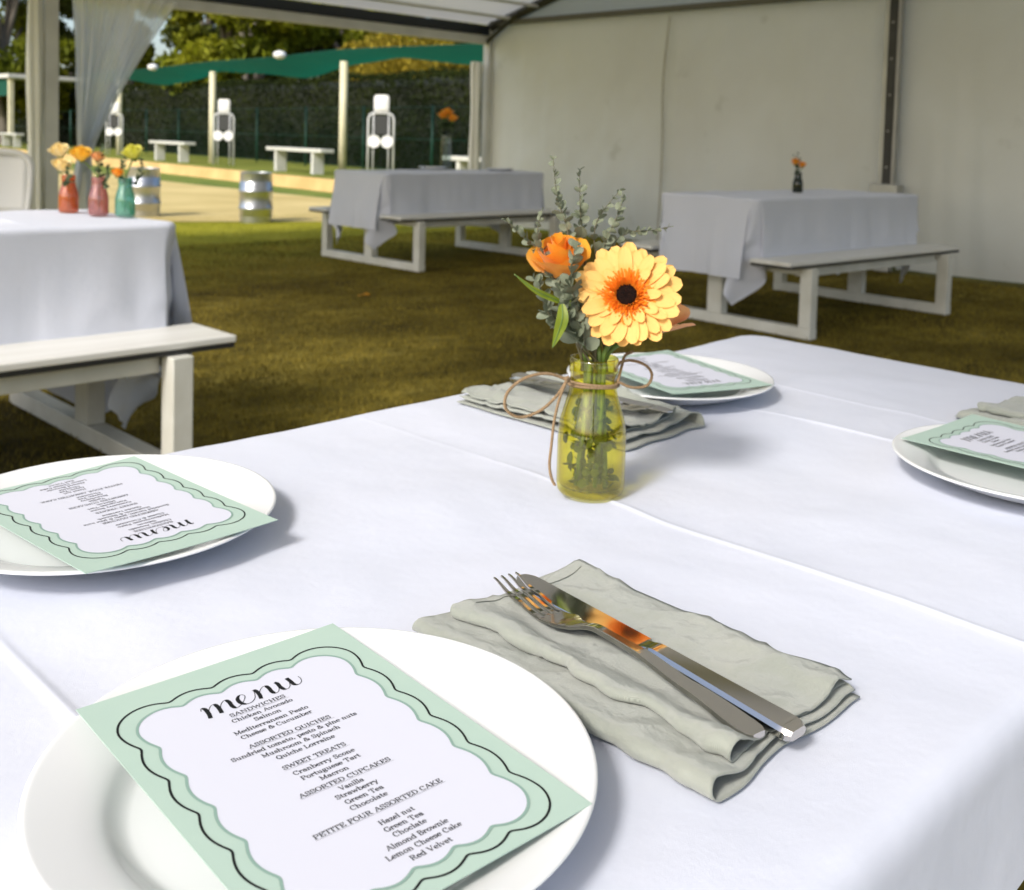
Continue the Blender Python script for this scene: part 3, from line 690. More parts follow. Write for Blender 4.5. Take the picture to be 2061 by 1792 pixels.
def shrub(label, px_, dist, h, rx, m, n, seed):
    p = pix(px_, 300, dist); t = thing('golden_bush', label, 'bush', (p.x, p.y, zt)); rn = np.random.default_rng(seed)
    for k in range(5):
        a = k*1.26; MB().tube(spline([(0, 0, -0.1), (0.3*math.cos(a), 0.3*math.sin(a), h*0.4), (rx*0.5*math.cos(a), rx*0.5*math.sin(a), h*0.8)], 4), [0.05, 0.05, 0.045, 0.04, 0.035, 0.03, 0.025, 0.02, 0.012], 6).build('stem', M['bark'], t, True)
    d = rn.normal(size=(n, 3)); d[:, 2] = np.abs(d[:, 2]); d /= np.linalg.norm(d, axis=1)[:, None]
    lump = 1+0.14*np.sin(d[:, 0]*7+seed)*np.sin(d[:, 1]*6)+0.08*np.sin(d[:, 2]*11+d[:, 0]*9)
    q = rn.random(n)**0.3*lump
    C0 = d*q[:, None]*np.array([rx, rx, h*0.62])+np.array([0, 0, h*0.36])
    obj('crown', quads_np('crown', leafcloud(C0, n, (0.05, 0.11))), m, t)
shrub('broad golden yellow bush rising above the right half of the shade canopy', 830, 34.5, 4.4, 2.9, M['gold'], 22000, 5)

# white plastic chair at the left edge
M['plastic'] = mat('white_plastic', (0.78, 0.78, 0.76), 0.35, spec=0.5)
ch = thing('plastic_chair', 'white plastic chair cut off by the left edge behind the bottles', 'chair', (2.62, 7.95, 0), R(150))
seat = [[(x_, y_, 0.44+0.012*math.cos(3*x_/0.22)+0.02*(y_ < -0.19)) for x_ in np.linspace(-0.22, 0.22, 9)] for y_ in np.linspace(-0.21, 0.22, 9)]
so = MB().grid(seat).build('seat', M['plastic'], ch, True); so.modifiers.new('s', 'SOLIDIFY').thickness = 0.012
bk = MB().tube(spline([(-0.22, -0.2, 0.44), (-0.235, -0.26, 0.68), (-0.22, -0.30, 0.84), (-0.12, -0.315, 0.905), (0.12, -0.315, 0.905), (0.22, -0.30, 0.84), (0.235, -0.26, 0.68), (0.22, -0.2, 0.44)], 6), 0.024, 10).build('back_frame', M['plastic'], ch, True)
bsh = [[(u_*(0.215-0.02*max(0, v_-0.8)*5), -0.215-0.10*v_-0.03*(1-u_*u_), 0.46+0.435*v_) for u_ in np.linspace(-1, 1, 11)] for v_ in np.linspace(0, 1, 9)]
so2 = MB().grid(bsh).build('back_panel', M['plastic'], ch, True); so2.modifiers.new('s', 'SOLIDIFY').thickness = 0.008
for sx in (-1, 1):
    for sy in (-1, 1): MB().tube([(sx*0.21, sy*0.2, 0.44), (sx*0.245, sy*0.25, 0.0)], [0.026, 0.018], 8).build('leg', M['plastic'], ch, True)
# a fallen leaf on the grass
M['deadleaf'] = mat('fallen_leaf', (0.75, 0.35, 0.03), 0.6, trans=0.3)
lf = MB().grid([[(0.045*math.cos(math.pi*(i/6-0.5))*(j/4-0.5)*1.2, (i/6-0.5)*0.09, 0.025+0.02*math.sin(i*0.9)*abs(j/4-0.5)+0.012*abs(j/4-0.5)) for j in range(5)] for i in range(7)]).build('fallen_leaf', M['deadleaf'], None, True, loc=(4.28, 5.72, 0.0), rot=(0, 0, 0.8))
tag(lf, 'small orange fallen leaf lying on the brown grass', 'leaf')
# white buckets on the lawn seen under the back table
def bucket(label, x, y):
    t = thing('bucket', label, 'bucket', (x, y, 0), 0.0, 'white buckets on the grass')
    auto_smooth(MB().lathe([(0.0, 0.006), (0.105, 0.006), (0.11, 0.0), (0.13, 0.19), (0.138, 0.19), (0.138, 0.205), (0.126, 0.205), (0.10, 0.012), (0, 0.012)], 28).build('body', M['plastic'], t), 40)
    MB().tube([(0.136*math.cos(a), 0.02+0.05*math.sin(a), 0.19-0.0*a) for a in [math.pi*i/12 for i in range(13)]], 0.003, 5).build('handle', M['alu'], t, True)
bucket('white bucket on the sunny grass seen below the left end of the back table', 8.2, 11.35)
bucket('white bucket on the grass seen low between the legs of the back table', 8.75, 9.95)
# ================================================================== plates
M['porcelain'] = mat('white_porcelain', (0.775, 0.785, 0.785), 0.13, spec=0.6, col2=(0.755, 0.765, 0.765), scale=3, sss=0.0)
pp = [(0.0, 0.0065), (0.05, 0.0062), (0.080, 0.0066), (0.087, 0.0074), (0.092, 0.0105), (0.097, 0.0145), (0.105, 0.0180), (0.116, 0.0215), (0.1245, 0.0240), (0.1275, 0.0247), (0.1292, 0.0240), (0.1290, 0.0226), (0.1245, 0.0203), (0.112, 0.0148), (0.098, 0.0085), (0.086, 0.0035), (0.078, 0.0014), (0.076, 0.0), (0.072, 0.0), (0.070, 0.002), (0.0, 0.0025)]
_prof = [(p.x, p.y) for p in spline([(a, b_, 0) for a, b_ in pp], 3)]
plate_me = MB().lathe(_prof, 112).mesh('plate', True); plate_me.materials.append(M['porcelain'])
PG = 'white dinner plates on the near table'
PL = [((0.278, 0.397), 'nearest white dinner plate at the lower left, under the large readable menu'),
      ((0.343, 0.784), 'white dinner plate at the left edge, its menu lying upside down'),
      ((1.072, 0.790), 'white dinner plate behind the flower bottle, next to the far napkin'),
      ((1.052, 0.343), 'white dinner plate cut off by the right edge of the picture')]
for (x, y), lb in PL:
    tag(obj('dinner_plate', plate_me, None, loc=(x, y, T+0.0022), scale=(1, 1, 0.88)), lb, 'plate', PG)
CP = 'white plates on the back table'
for i, (x, y) in enumerate([(6.40, 7.52), (6.98, 7.22)]):
    o = obj('dinner_plate', plate_me, None, loc=(x, y, T+0.003), scale=(1.1, 1.1, 1.1)); tag(o, ['white plate on the back table left of its tall vase', 'white plate on the back table right of its tall vase'][i], 'plate', CP)

# ================================================================== menus
# lettering drawn as pen strokes: (kind, numbers); baseline 0, capitals 1 high, x-height 0.64
def _l(*a): return ('l',)+a
def _a(*a): return ('a',)+a
def _s(*a): return ('s',)+a
GL = {
 'A': (.88, [_l(.10, 0, .43, 1, .6), _l(.45, 1, .78, 0), _l(.21, .32, .66, .32), _s(.10, 0, .12), _s(.78, 0, .13)]),
 'B': (.78, [_l(.20, 0, .20, 1), _l(.06, 1, .42, 1), _a(.42, .77, .21, .23, 90, -90), _l(.2, .54, .44, .54), _a(.44, .27, .25, .27, 90, -90), _l(.06, 0, .44, 0)]),
 'C': (.80, [_a(.43, .5, .34, .5, 48, 312), _l(.68, .98, .68, .70)]),
 'D': (.86, [_l(.20, 0, .20, 1), _l(.06, 0, .40, 0), _l(.06, 1, .40, 1), _a(.40, .5, .37, .5, 90, -90)]),
 'E': (.76, [_l(.20, 0, .20, 1), _l(.06, 0, .68, 0), _l(.06, 1, .65, 1), _l(.2, .52, .48, .52), _l(.67, 0, .67, .24), _l(.64, 1, .64, .76), _l(.48, .42, .48, .62)]),
 'F': (.72, [_l(.20, 0, .20, 1), _s(.2, 0, .15), _l(.06, 1, .65, 1), _l(.2, .52, .48, .52), _l(.64, 1, .64, .76), _l(.48, .42, .48, .62)]),
 'G': (.88, [_a(.44, .5, .35, .5, 50, 350), _l(.74, .0, .74, .40), _s(.74, .42, .14), _l(.69, .98, .69, .72)]),
 'H': (.94, [_l(.20, 0, .20, 1), _l(.74, 0, .74, 1), _l(.2, .52, .74, .52), _s(.2, 0, .14), _s(.2, 1, .14), _s(.74, 0, .14), _s(.74, 1, .14)]),
 'I': (.42, [_l(.21, 0, .21, 1), _s(.21, 0, .15), _s(.21, 1, .15)]),
 'K': (.90, [_l(.20, 0, .20, 1), _l(.22, .38, .70, 1, .6), _l(.38, .58, .76, 0), _s(.2, 0, .14), _s(.2, 1, .14), _s(.70, 1, .11), _s(.76, 0, .12)]),
 'L': (.74, [_l(.20, 0, .20, 1), _s(.2, 1, .14), _l(.06, 0, .66, 0), _l(.65, 0, .65, .28)]),
 'M': (1.06, [_l(.18, 0, .18, 1, .6), _l(.18, 1, .52, .08), _l(.52, .08, .86, 1, .6), _l(.86, 0, .86, 1), _s(.18, 0, .12), _s(.14, 1, .08), _s(.86, 0, .14), _s(.90, 1, .10)]),
 'N': (.92, [_l(.18, 0, .18, 1, .6), _l(.18, 1, .74, 0), _l(.74, 0, .74, 1, .6), _s(.18, 0, .12), _s(.14, 1, .1), _s(.74, 1, .13)]),
 'O': (.86, [_a(.43, .5, .35, .5, 0, 360)]),
 'P': (.76, [_l(.20, 0, .20, 1), _s(.2, 0, .15), _l(.06, 1, .44, 1), _a(.44, .74, .25, .26, 90, -90), _l(.2, .48, .44, .48)]),
 'Q': (.88, [_a(.43, .5, .35, .5, 0, 360), _l(.42, .16, .80, -.14)]),
 'R': (.88, [_l(.20, 0, .20, 1), _s(.2, 0, .14), _l(.06, 1, .44, 1), _a(.44, .76, .24, .24, 90, -90), _l(.2, .52, .44, .52), _l(.46, .52, .74, 0), _s(.78, 0, .09)]),
 'S': (.70, [_a(.35, .76, .23, .24, 25, 270), _a(.35, .26, .25, .26, 90, -155), _l(.58, .96, .58, .72), _l(.11, .04, .11, .28)]),
 'T': (.82, [_l(.41, 0, .41, 1), _s(.41, 0, .15), _l(.06, 1, .76, 1), _l(.07, 1, .07, .74), _l(.75, 1, .75, .74)]),
 'U': (.90, [_l(.20, 1, .20, .32), _a(.46, .32, .26, .32, 180, 360), _l(.72, .32, .72, 1, .6), _s(.2, 1, .14), _s(.72, 1, .12)]),
 'V': (.86, [_l(.12, 1, .43, 0), _l(.43, 0, .74, 1, .6), _s(.12, 1, .13), _s(.74, 1, .11)]),
 'W': (1.22, [_l(.12, 1, .38, 0), _l(.38, 0, .61, .9, .6), _l(.61, .9, .86, 0), _l(.86, 0, 1.10, 1, .6), _s(.12, 1, .12), _s(1.10, 1, .11)]),
 'a': (.66, [_a(.30, .44, .20, .20, 165, 0), _l(.50, .45, .50, .06), _a(.29, .19, .20, .19, 0, 360), _s(.56, .03, .07)]),
 'b': (.70, [_l(.16, 0, .16, 1.03), _s(.11, 1.03, .08), _a(.38, .32, .23, .32, 0, 360)]),
 'c': (.60, [_a(.33, .32, .23, .32, 40, 320), _a(.48, .50, .05, .05, 0, 360)]),
 'd': (.70, [_l(.52, 0, .52, 1.03), _s(.47, 1.03, .08), _a(.30, .32, .23, .32, 0, 360), _s(.57, 0, .08)]),
 'e': (.62, [_a(.32, .32, .24, .32, 5, 315), _l(.10, .34, .55, .34)]),
 'g': (.66, [_a(.29, .41, .20, .23, 0, 360), _a(.31, -.13, .25, .17, 0, 360), _l(.16, .20, .13, .06), _l(.13, .06, .44, .02), _l(.44, .58, .60, .62)]),
 'h': (.76, [_l(.17, 0, .17, 1.03), _s(.12, 1.03, .08), _a(.36, .42, .19, .22, 175, 0), _l(.55, .42, .55, 0), _s(.17, 0, .13), _s(.55, 0, .13)]),
 'i': (.38, [_l(.19, 0, .19, .64), _s(.14, .64, .08), _s(.19, 0, .13), _a(.18, .90, .045, .045, 0, 360)]),
 'k': (.74, [_l(.17, 0, .17, 1.03), _s(.12, 1.03, .08), _l(.19, .24, .54, .62, .6), _l(.32, .38, .60, 0), _s(.17, 0, .13), _s(.54, .63, .1), _s(.6, 0, .11)]),
 'l': (.38, [_l(.19, 0, .19, 1.03), _s(.14, 1.03, .08), _s(.19, 0, .13)]),
 'm': (1.10, [_l(.17, 0, .17, .64), _s(.12, .64, .08), _a(.35, .42, .18, .22, 175, 0), _l(.53, .42, .53, 0), _a(.71, .42, .18, .22, 175, 0), _l(.89, .42, .89, 0), _s(.17, 0, .12), _s(.53, 0, .12), _s(.89, 0, .12)]),
 'n': (.76, [_l(.17, 0, .17, .64), _s(.12, .64, .08), _a(.36, .42, .19, .22, 175, 0), _l(.55, .42, .55, 0), _s(.17, 0, .13), _s(.55, 0, .13)]),
 'o': (.66, [_a(.33, .32, .24, .32, 0, 360)]),
 'p': (.72, [_l(.17, -.30, .17, .64), _s(.12, .64, .08), _s(.17, -.30, .13), _a(.39, .32, .23, .32, 0, 360)]),
 'r': (.56, [_l(.17, 0, .17, .64), _s(.12, .64, .08), _s(.19, 0, .15), _a(.38, .40, .19, .22, 170, 50), _a(.47, .54, .05, .05, 0, 360)]),
 's': (.54, [_a(.27, .48, .17, .16, 25, 270), _a(.27, .16, .18, .16, 90, -155), _l(.45, .62, .45, .46), _l(.09, .02, .09, .18)]),
 't': (.46, [_l(.20, .88, .20, .14), _a(.31, .14, .11, .14, 180, 330), _l(.04, .62, .40, .62)]),
 'u': (.78, [_l(.19, .64, .19, .20), _a(.37, .20, .18, .20, 180, 360), _l(.55, .64, .55, 0), _s(.14, .64, .08), _s(.50, .64, .08), _s(.61, 0, .08)]),
 'v': (.66, [_l(.10, .64, .33, 0), _l(.33, 0, .56, .64, .6), _s(.10, .64, .12), _s(.56, .64, .1)]),
 'w': (.96, [_l(.10, .64, .30, 0), _l(.30, 0, .48, .60, .6), _l(.48, .60, .67, 0), _l(.67, 0, .86, .64, .6), _s(.10, .64, .11), _s(.86, .64, .1)]),
 'y': (.66, [_l(.10, .64, .34, .02), _l(.56, .64, .26, -.24, .6), _a(.20, -.23, .06, .06, 0, 360), _s(.10, .64, .12), _s(.56, .64, .1)]),
 'z': (.60, [_l(.08, .62, .52, .62), _l(.50, .62, .10, .02), _l(.08, .02, .54, .02), _l(.09, .62, .09, .46), _l(.53, .02, .53, .19)]),
 '&': (.92, [_a(.40, .76, .16, .22, -60, 240), _l(.30, .58, .80, 0), _a(.34, .26, .25, .27, 120, 330), _a(.52, .30, .28, .24, 330, 370), _s(.76, .50, .1)]),
 ',': (.34, [_a(.16, .04, .055, .055, 0, 360), _l(.19, .03, .10, -.18, .6)]),
 ' ': (.40, []),
}
def text_ribbons(txt, wd, h, cx, y, thick=0.155, thin=0.075, slope=0.0):
    tot = sum(GL[c][0] for c in txt); sx = wd/tot; x = cx-wd/2; Q = []
    def rib(pts, k=1.0):
        for i in range(len(pts)-1):
            (x0, y0), (x1, y1) = pts[i], pts[i+1]; dx, dy = x1-x0, y1-y0; l = math.hypot(dx, dy)
            if l < 1e-9: continue
            wth = (thin+(thick-thin)*(abs(dy)/l)**1.3)*k*h/2; nx, ny = -dy/l*wth, dx/l*wth; ex, ey = dx/l*wth*0.2, dy/l*wth*0.2
            Q.append([(x0+nx-ex, y0+ny-ey), (x0-nx-ex, y0-ny-ey), (x1-nx+ex, y1-ny+ey), (x1+nx+ex, y1+ny+ey)])
    for c in txt:
        w_, st = GL[c]; f = lambda a, b_: (x+a*sx, y+b_*h+slope*(x+a*sx-cx))
        for s in st:
            if s[0] == 'l': rib([f(s[1], s[2]), f(s[3], s[4])], s[5] if len(s) > 5 else 1.0)
            elif s[0] == 's': rib([f(s[1]-s[3], s[2]), f(s[1]+s[3], s[2])], 1.15)
            else:
                _, ax, ay, rx, ry, a0, a1 = s; n = max(4, int(abs(a1-a0)/24))
                rib([f(ax+rx*math.cos(R(a0+(a1-a0)*i/n)), ay+ry*math.sin(R(a0+(a1-a0)*i/n))) for i in range(n+1)])
        x += w_*sx
    return Q
LINES = [  # text, width, centre, baseline (mm on the card), heading?
 ('SANDWICHES', 30.6, -2.5, 52.5, 1), ('Chicken Avocado', 33.2, -2.7, 47.2, 0), ('Salmon', 14.5, -2.7, 42.3, 0), ('Mediterranean Pesto', 40.2, -3.4, 36.8, 0), ('Cheese & Cucumber', 38.4, -3.2, 31.9, 0),
 ('ASSORTED QUICHES', 44.0, -1.2, 22.7, 1), ('Sundried tomato, pesto & pine nuts', 66.8, -1.1, 17.5, 0), ('Mushroom & Spinach', 41.5, -1.2, 12.4, 0), ('Quiche Lorraine', 30.7, -2.0, 7.2, 0),
 ('SWEET TREATS', 33.1, -2.6, -1.5, 1), ('Cranberry Scone', 32.0, -1.4, -8.0, 0), ('Portuguese Tart', 30.7, -1.1, -13.2, 0), ('Macron', 14.7, -2.6, -18.2, 0),
 ('ASSORTED CUPCAKES', 47.5, -0.2, -24.1, 1), ('Vanilla', 12.2, -1.0, -29.7, 0), ('Strawberry', 21.6, -1.2, -34.4, 0), ('Green Tea', 19.4, -0.7, -39.5, 0), ('Chocolate', 18.8, -1.6, -44.4, 0),
 ('PETITE FOUR ASSORTED CAKE', 65.5, -0.5, -51.4, 1), ('Hazel nut', 17.7, 1.9, -60.0, 0), ('Green Tea', 19.5, 2.0, -65.0, 0), ('Choclate', 16.6, 1.7, -69.7, 0), ('Almond Brownie', 31.0, 1.7, -75.1, 0), ('Lemon Cheese Cake', 37.7, 1.5, -80.2, 0), ('Red Velvet', 20.6, 0.8, -85.6, 0)]
def wave_path(hx, hy, rc, amp, nt, ns, n=900):
    """closed scalloped frame line: rounded rectangle pushed in and out, notches narrow, lobes round"""
    segs = []; lx, ly = 2*(hx-rc), 2*(hy-rc); arc = rc*math.pi/2; per = 2*lx+2*ly+4*arc; pts = []
    for i in range(n):
        s = per*i/n
        order = [('t', lx), ('tr', arc), ('r', ly), ('br', arc), ('b', lx), ('bl', arc), ('l', ly), ('tl', arc)]
        for k, L_ in order:
            if s <= L_ or k == 'tl': break
            s -= L_
        def wv(s, L_, m): return amp*(2*(math.sqrt(math.cos(math.pi*m*s/L_)**2+0.02))**0.75-1.05)
        if k == 't': p, nn, o_ = (-hx+rc+s, hy), (0, 1), wv(s+0*L_, L_, nt)
        elif k == 'r': p, nn, o_ = (hx, hy-rc-s), (1, 0), wv(s, L_, ns)
        elif k == 'b': p, nn, o_ = (hx-rc-s, -hy), (0, -1), wv(s, L_, nt)
        elif k == 'l': p, nn, o_ = (-hx, -hy+rc+s), (-1, 0), wv(s, L_, ns)
        else:
            a = (s/arc)*math.pi/2; cxy, st = {'tr': ((hx-rc, hy-rc), 90), 'br': ((hx-rc, -hy+rc), 0), 'bl': ((-hx+rc, -hy+rc), -90), 'tl': ((-hx+rc, hy-rc), 180)}[k]
            an = R(st)-a; nn = (math.cos(an), math.sin(an)); p = (cxy[0]+rc*nn[0], cxy[1]+rc*nn[1]); o_ = amp
        pts.append((p[0]+nn[0]*o_, p[1]+nn[1]*o_))
    for _ in range(4): pts = [((pts[i-1][0]+2*pts[i][0]+pts[(i+1) % n][0])/4, (pts[i-1][1]+2*pts[i][1]+pts[(i+1) % n][1])/4) for i in range(n)]
    return pts
def ring_quads(pts, wd):
    n = len(pts); L_, Rr = [], []
    for i in range(n):
        dx, dy = pts[(i+1) % n][0]-pts[i-1][0], pts[(i+1) % n][1]-pts[i-1][1]; l = math.hypot(dx, dy)
        L_.append((pts[i][0]-dy/l*wd/2, pts[i][1]+dx/l*wd/2)); Rr.append((pts[i][0]+dy/l*wd/2, pts[i][1]-dx/l*wd/2))
    return [[L_[i], Rr[i], Rr[(i+1) % n], L_[(i+1) % n]] for i in range(n)]
TITLE = [[(-27.0, 66.0), (-25.9, 68.3), (-24.6, 66.6), (-24.9, 62.0), (-26.0, 57.6)], [(-25.9, 58.4), (-24.2, 63.5), (-21.2, 67.6), (-19.2, 68.0), (-18.6, 65.5), (-19.0, 61.5), (-19.6, 58.6)], [(-19.4, 59.4), (-17.4, 64.4), (-14.6, 67.8), (-12.8, 68.0), (-12.2, 65.4), (-12.7, 61.0), (-11.6, 58.6), (-9.0, 59.4), (-5.6, 62.4), (-3.4, 65.6), (-3.8, 67.8), (-5.6, 67.9), (-7.6, 65.4), (-8.0, 61.6), (-6.4, 58.8), (-3.4, 58.6), (-0.4, 60.8), (1.6, 64.5), (2.6, 67.8)],
         [(1.8, 67.9), (3.0, 68.0), (3.5, 65.5), (2.9, 61.5), (2.0, 58.6)], [(2.2, 59.2), (4.4, 64.6), (7.4, 67.8), (9.4, 68.0), (10.0, 65.4), (9.5, 61.2), (10.4, 58.9), (12.6, 59.6), (14.6, 63.2), (15.6, 67.2)],
         [(14.9, 68.2), (15.6, 66.5), (15.2, 62.4), (15.8, 59.4), (17.8, 58.8), (20.0, 61.0), (21.6, 65.0), (22.2, 68.2)], [(22.0, 68.2), (22.1, 64.5), (22.2, 60.4), (24.0, 59.0), (26.4, 60.4), (27.8, 63.6), (27.6, 66.0)]]
def title_quads():
    Q = []
    for st in TITLE:
        P = [(p.x, p.y) for p in spline([(a, b_, 0) for a, b_ in st], 9)]; prev = None; Wd = []
        for i in range(len(P)):
            a, b_ = P[max(i-1, 0)], P[min(i+1, len(P)-1)]; dx, dy = b_[0]-a[0], b_[1]-a[1]; l = math.hypot(dx, dy) or 1
            Wd.append((0.38+1.85*max(0, -dy/l)**1.7, -dy/l, dx/l))
        for i in range(len(P)-1):
            (w0, a0, b0), (w1, a1, b1) = Wd[i], Wd[i+1]
            Q.append([(P[i][0]+a0*w0/2, P[i][1]+b0*w0/2), (P[i][0]-a0*w0/2, P[i][1]-b0*w0/2), (P[i+1][0]-a1*w1/2, P[i+1][1]-b1*w1/2), (P[i+1][0]+a1*w1/2, P[i+1][1]+b1*w1/2)])
    return Q
TQ = title_quads(); LQ = []; UQ = []
for txt, wd, cx, yb, hd_ in LINES:
    sl = 0.0 if yb > 30 else -0.02
    LQ += text_ribbons(txt, wd, 2.75 if hd_ else 2.85, cx, yb, 0.205 if hd_ else 0.19, 0.098, sl)
    if hd_: UQ.append([(cx-wd/2, yb-0.85+sl*-wd/2), (cx+wd/2+1.0, yb-0.85+sl*wd/2), (cx+wd/2+1.0, yb-0.72+sl*wd/2), (cx-wd/2, yb-0.72+sl*-wd/2)])
def sh_(P): return [(a-1.2, b_-6.4) for a, b_ in P]
blackline = ring_quads(sh_(wave_path(63.0, 91.2, 17, 2.4, 4, 5)), 1.1)
greypath = sh_(wave_path(55.8, 84.0, 15, 2.3, 4, 5)); greyline = ring_quads(greypath, 1.4)
M['mint'] = mat('mint_card', (0.405, 0.53, 0.46), 0.55, spec=0.3, col2=(0.42, 0.545, 0.47), scale=30, bump=0.00004, bscale=900)
M['panel'] = mat('white_card_print', (0.63, 0.64, 0.72), 0.5, spec=0.3)
M['ink'] = mat('black_ink', (0.006, 0.007, 0.009), 0.55, spec=0.3)
M['sage'] = mat('sage_ink', (0.24, 0.36, 0.31), 0.5, spec=0.3)
M['hair'] = mat('thin_rule_ink', (0.10, 0.10, 0.12), 0.5)
def menu(label, x, y, rot, z, tx, ty, bend, twist=0.0):
    t = thing('menu_card', label, 'menu', (x, y, T+z), rot, 'printed menu cards on the plates')
    def lift(px_, py_, dz):
        a, b_ = px_/1000, py_/1000
        return (a, b_, tx*a+ty*b_ + bend*((a+b_*0.35)**2-0.0022) + twist*a*b_ + dz)
    nx, ny = 24, 34; me = MB()
    top = [[lift(-74+148*i/nx, -105+210*j/ny, 0.0) for i in range(nx+1)] for j in range(ny+1)]
    bot = [[(p[0], p[1], p[2]-0.00045) for p in row] for row in top]
    me.grid(top); nb = len(me.v); me.grid([r_[::-1] for r_ in bot])
    ed = [top[0][i] for i in range(nx+1)]+[top[j][nx] for j in range(1, ny+1)]+[top[ny][i] for i in range(nx-1, -1, -1)]+[top[j][0] for j in range(ny-1, 0, -1)]
    me.grid([[(p[0], p[1], p[2]-0.00045) for p in ed+ed[:1]], ed+ed[:1]])
    auto_smooth(me.build('card', M['mint'], t), 40)
    def decal(name, Q, m, dz):
        mb = MB()
        for q in Q: mb.add([lift(a, b_, dz) for a, b_ in q], [(0, 1, 2, 3)])
        o_ = mb.build(name, m, t); return o_
    # white panel: the scalloped outline filled from its middle line
    cen = [(0.0, max(-72, min(60, p[1]))) for p in greypath]; n = len(greypath); mb = MB()
    rows = [[lift(c_[0]+(p[0]-c_[0])*k/7, c_[1]+(p[1]-c_[1])*k/7, 0.00012) for c_, p in zip(cen+cen[:1], greypath+greypath[:1])] for k in range(8)]
    mb.grid(rows); mb.build('printed_panel', M['panel'], t, True)
    decal('sage_frame_line', greyline, M['sage'], 0.00024); decal('black_frame_line', blackline, M['ink'], 0.00018)
    o_ = decal('menu_title', TQ, M['ink'], 0.00026); o_['label'] = 'the word menu in flowing black script'
    decal('menu_text', LQ, M['ink'], 0.00026); [decal('underline', [q], M['hair'], 0.00022) for q in UQ]
    return t
menu('mint green menu card with readable black text on the nearest plate', 0.2751, 0.3950, R(-2.62), 0.0262, -0.008, 0.013, 0.10)
menu('mint green menu lying upside down on the left plate', 0.341, 0.764, R(183.68), 0.0262, 0.002, 0.007, 0.25)
menu('mint green menu on the far plate behind the flower bottle', 1.074, 0.790, R(163.4), 0.0262, 0.0, 0.0, 0.2)
menu('mint green menu cut off by the right edge, on the right plate', 1.079, 0.348, R(-4.4), 0.0262, 0.0, 0.0, 0.2)

# ================================================================== napkins
def napkin_mat():
    m = mat('sage_napkin_twill', (0.33, 0.35, 0.30), 0.85, spec=0.2, col2=(0.375, 0.39, 0.335), scale=14, sheen=0.3)
    n = m.node_tree.nodes; L = m.node_tree.links; p = n['Principled BSDF']; tc = n.new('ShaderNodeTexCoord')
    mp = n.new('ShaderNodeMapping'); mp.inputs['Rotation'].default_value = (0, 0, R(52)); L.new(tc.outputs['Object'], mp.inputs[0])
    wv = n.new('ShaderNodeTexWave'); wv.inputs['Scale'].default_value = 950; wv.inputs['Distortion'].default_value = 0.6; wv.inputs['Detail'].default_value = 1; L.new(mp.outputs[0], wv.inputs[0])
    b = n.new('ShaderNodeBump'); b.inputs['Distance'].default_value = 0.00018; b.inputs['Strength'].default_value = 0.6; L.new(wv.outputs['Fac'], b.inputs['Height'])
    t = n.new('ShaderNodeTexNoise'); t.inputs['Scale'].default_value = 45; t.inputs['Detail'].default_value = 4; L.new(tc.outputs['Object'], t.inputs[0])
    b2 = n.new('ShaderNodeBump'); b2.inputs['Distance'].default_value = 0.0022; L.new(t.outputs['Fac'], b2.inputs['Height']); L.new(b.outputs[0], b2.inputs['Normal']); L.new(b2.outputs[0], p.inputs['Normal'])
    t4 = n.new('ShaderNodeTexNoise'); t4.inputs['Scale'].default_value = 170; t4.inputs['Detail'].default_value = 3; L.new(tc.outputs['Object'], t4.inputs[0])
    b3 = n.new('ShaderNodeBump'); b3.inputs['Distance'].default_value = 0.0007; L.new(t4.outputs['Fac'], b3.inputs['Height']); L.new(b2.outputs[0], b3.inputs['Normal']); L.new(b3.outputs[0], p.inputs['Normal'])
    src_ = p.inputs['Base Color'].links[0].from_socket; mw = n.new('ShaderNodeMixRGB'); mw.blend_type = 'MULTIPLY'; mw.inputs[0].default_value = 0.22; L.new(src_, mw.inputs[1]); L.new(wv.outputs['Color'], mw.inputs[2]); L.new(mw.outputs[0], p.inputs['Base Color'])
    return m
M['napkin'] = napkin_mat(); M['stitch'] = mat('grey_stitching', (0.16, 0.17, 0.14), 0.9)
def nap_layers(u, v, seed):
    """heights of the four stacked cloth layers"""
    n1 = fbm(u*22+seed, v*26, seed); n2 = fbm(u*30, v*30+seed, seed+2); n3 = fbm(u*16+3, v*34+seed, seed+4)
    e = ss(0.17, 0.235, u); e0 = 1-ss(0.0, 0.05, u)
    z0 = 0.0008+0.0006*max(0, n1)
    g1 = 0.0030+0.0062*math.exp(-(max(0, v)/0.022)**1.6)*(0.85+0.5*n2) + 0.0015*max(0, n1)
    g2 = 0.0012+0.0009*abs(n2)+0.0024*e*max(0, fbm(v*38+seed, 1.5))
    vv = max(0, v-0.026)
    g3 = 0.0016+0.0068*math.exp(-(vv/0.020)**1.5)*(0.8+0.6*n3) + 0.0040*e*max(0, fbm(v*42+seed*2, 7.5)) + 0.0030*e0*max(0, fbm(v*36+seed, 3.3)+0.2)
    g3 += 0.0028*math.exp(-((v-0.118)/0.016)**2)*(0.7+0.6*n2)
    cr = fbm(u*30+v*24+seed, v*40-u*14, seed+9); g3 += 0.0030*max(0, cr)**1.2*(0.4+0.6*ss(0.03, 0.0, abs(v-0.11)-0.02)); g1 += 0.0022*max(0, fbm(u*26-v*20, v*30+seed, 2))
    g3 -= 0.0035*math.exp(-((v-0.050)/0.012)**2)*ss(0.02, 0.06, u)
    rd = 1-abs(fbm(u*19+v*13+seed, v*27-u*9+seed, seed+11)*2.2); g3 += 0.0022*max(0, rd)**5; rd2 = 1-abs(fbm(u*24-v*18, v*21+seed, seed+13)*2.4); g1 += 0.0016*max(0, rd2)**5
    z1 = z0+g1*1.1; z2 = z1+g2; z3 = z2+max(0.0012, g3*1.1)
    return z0, z1, z2, z3
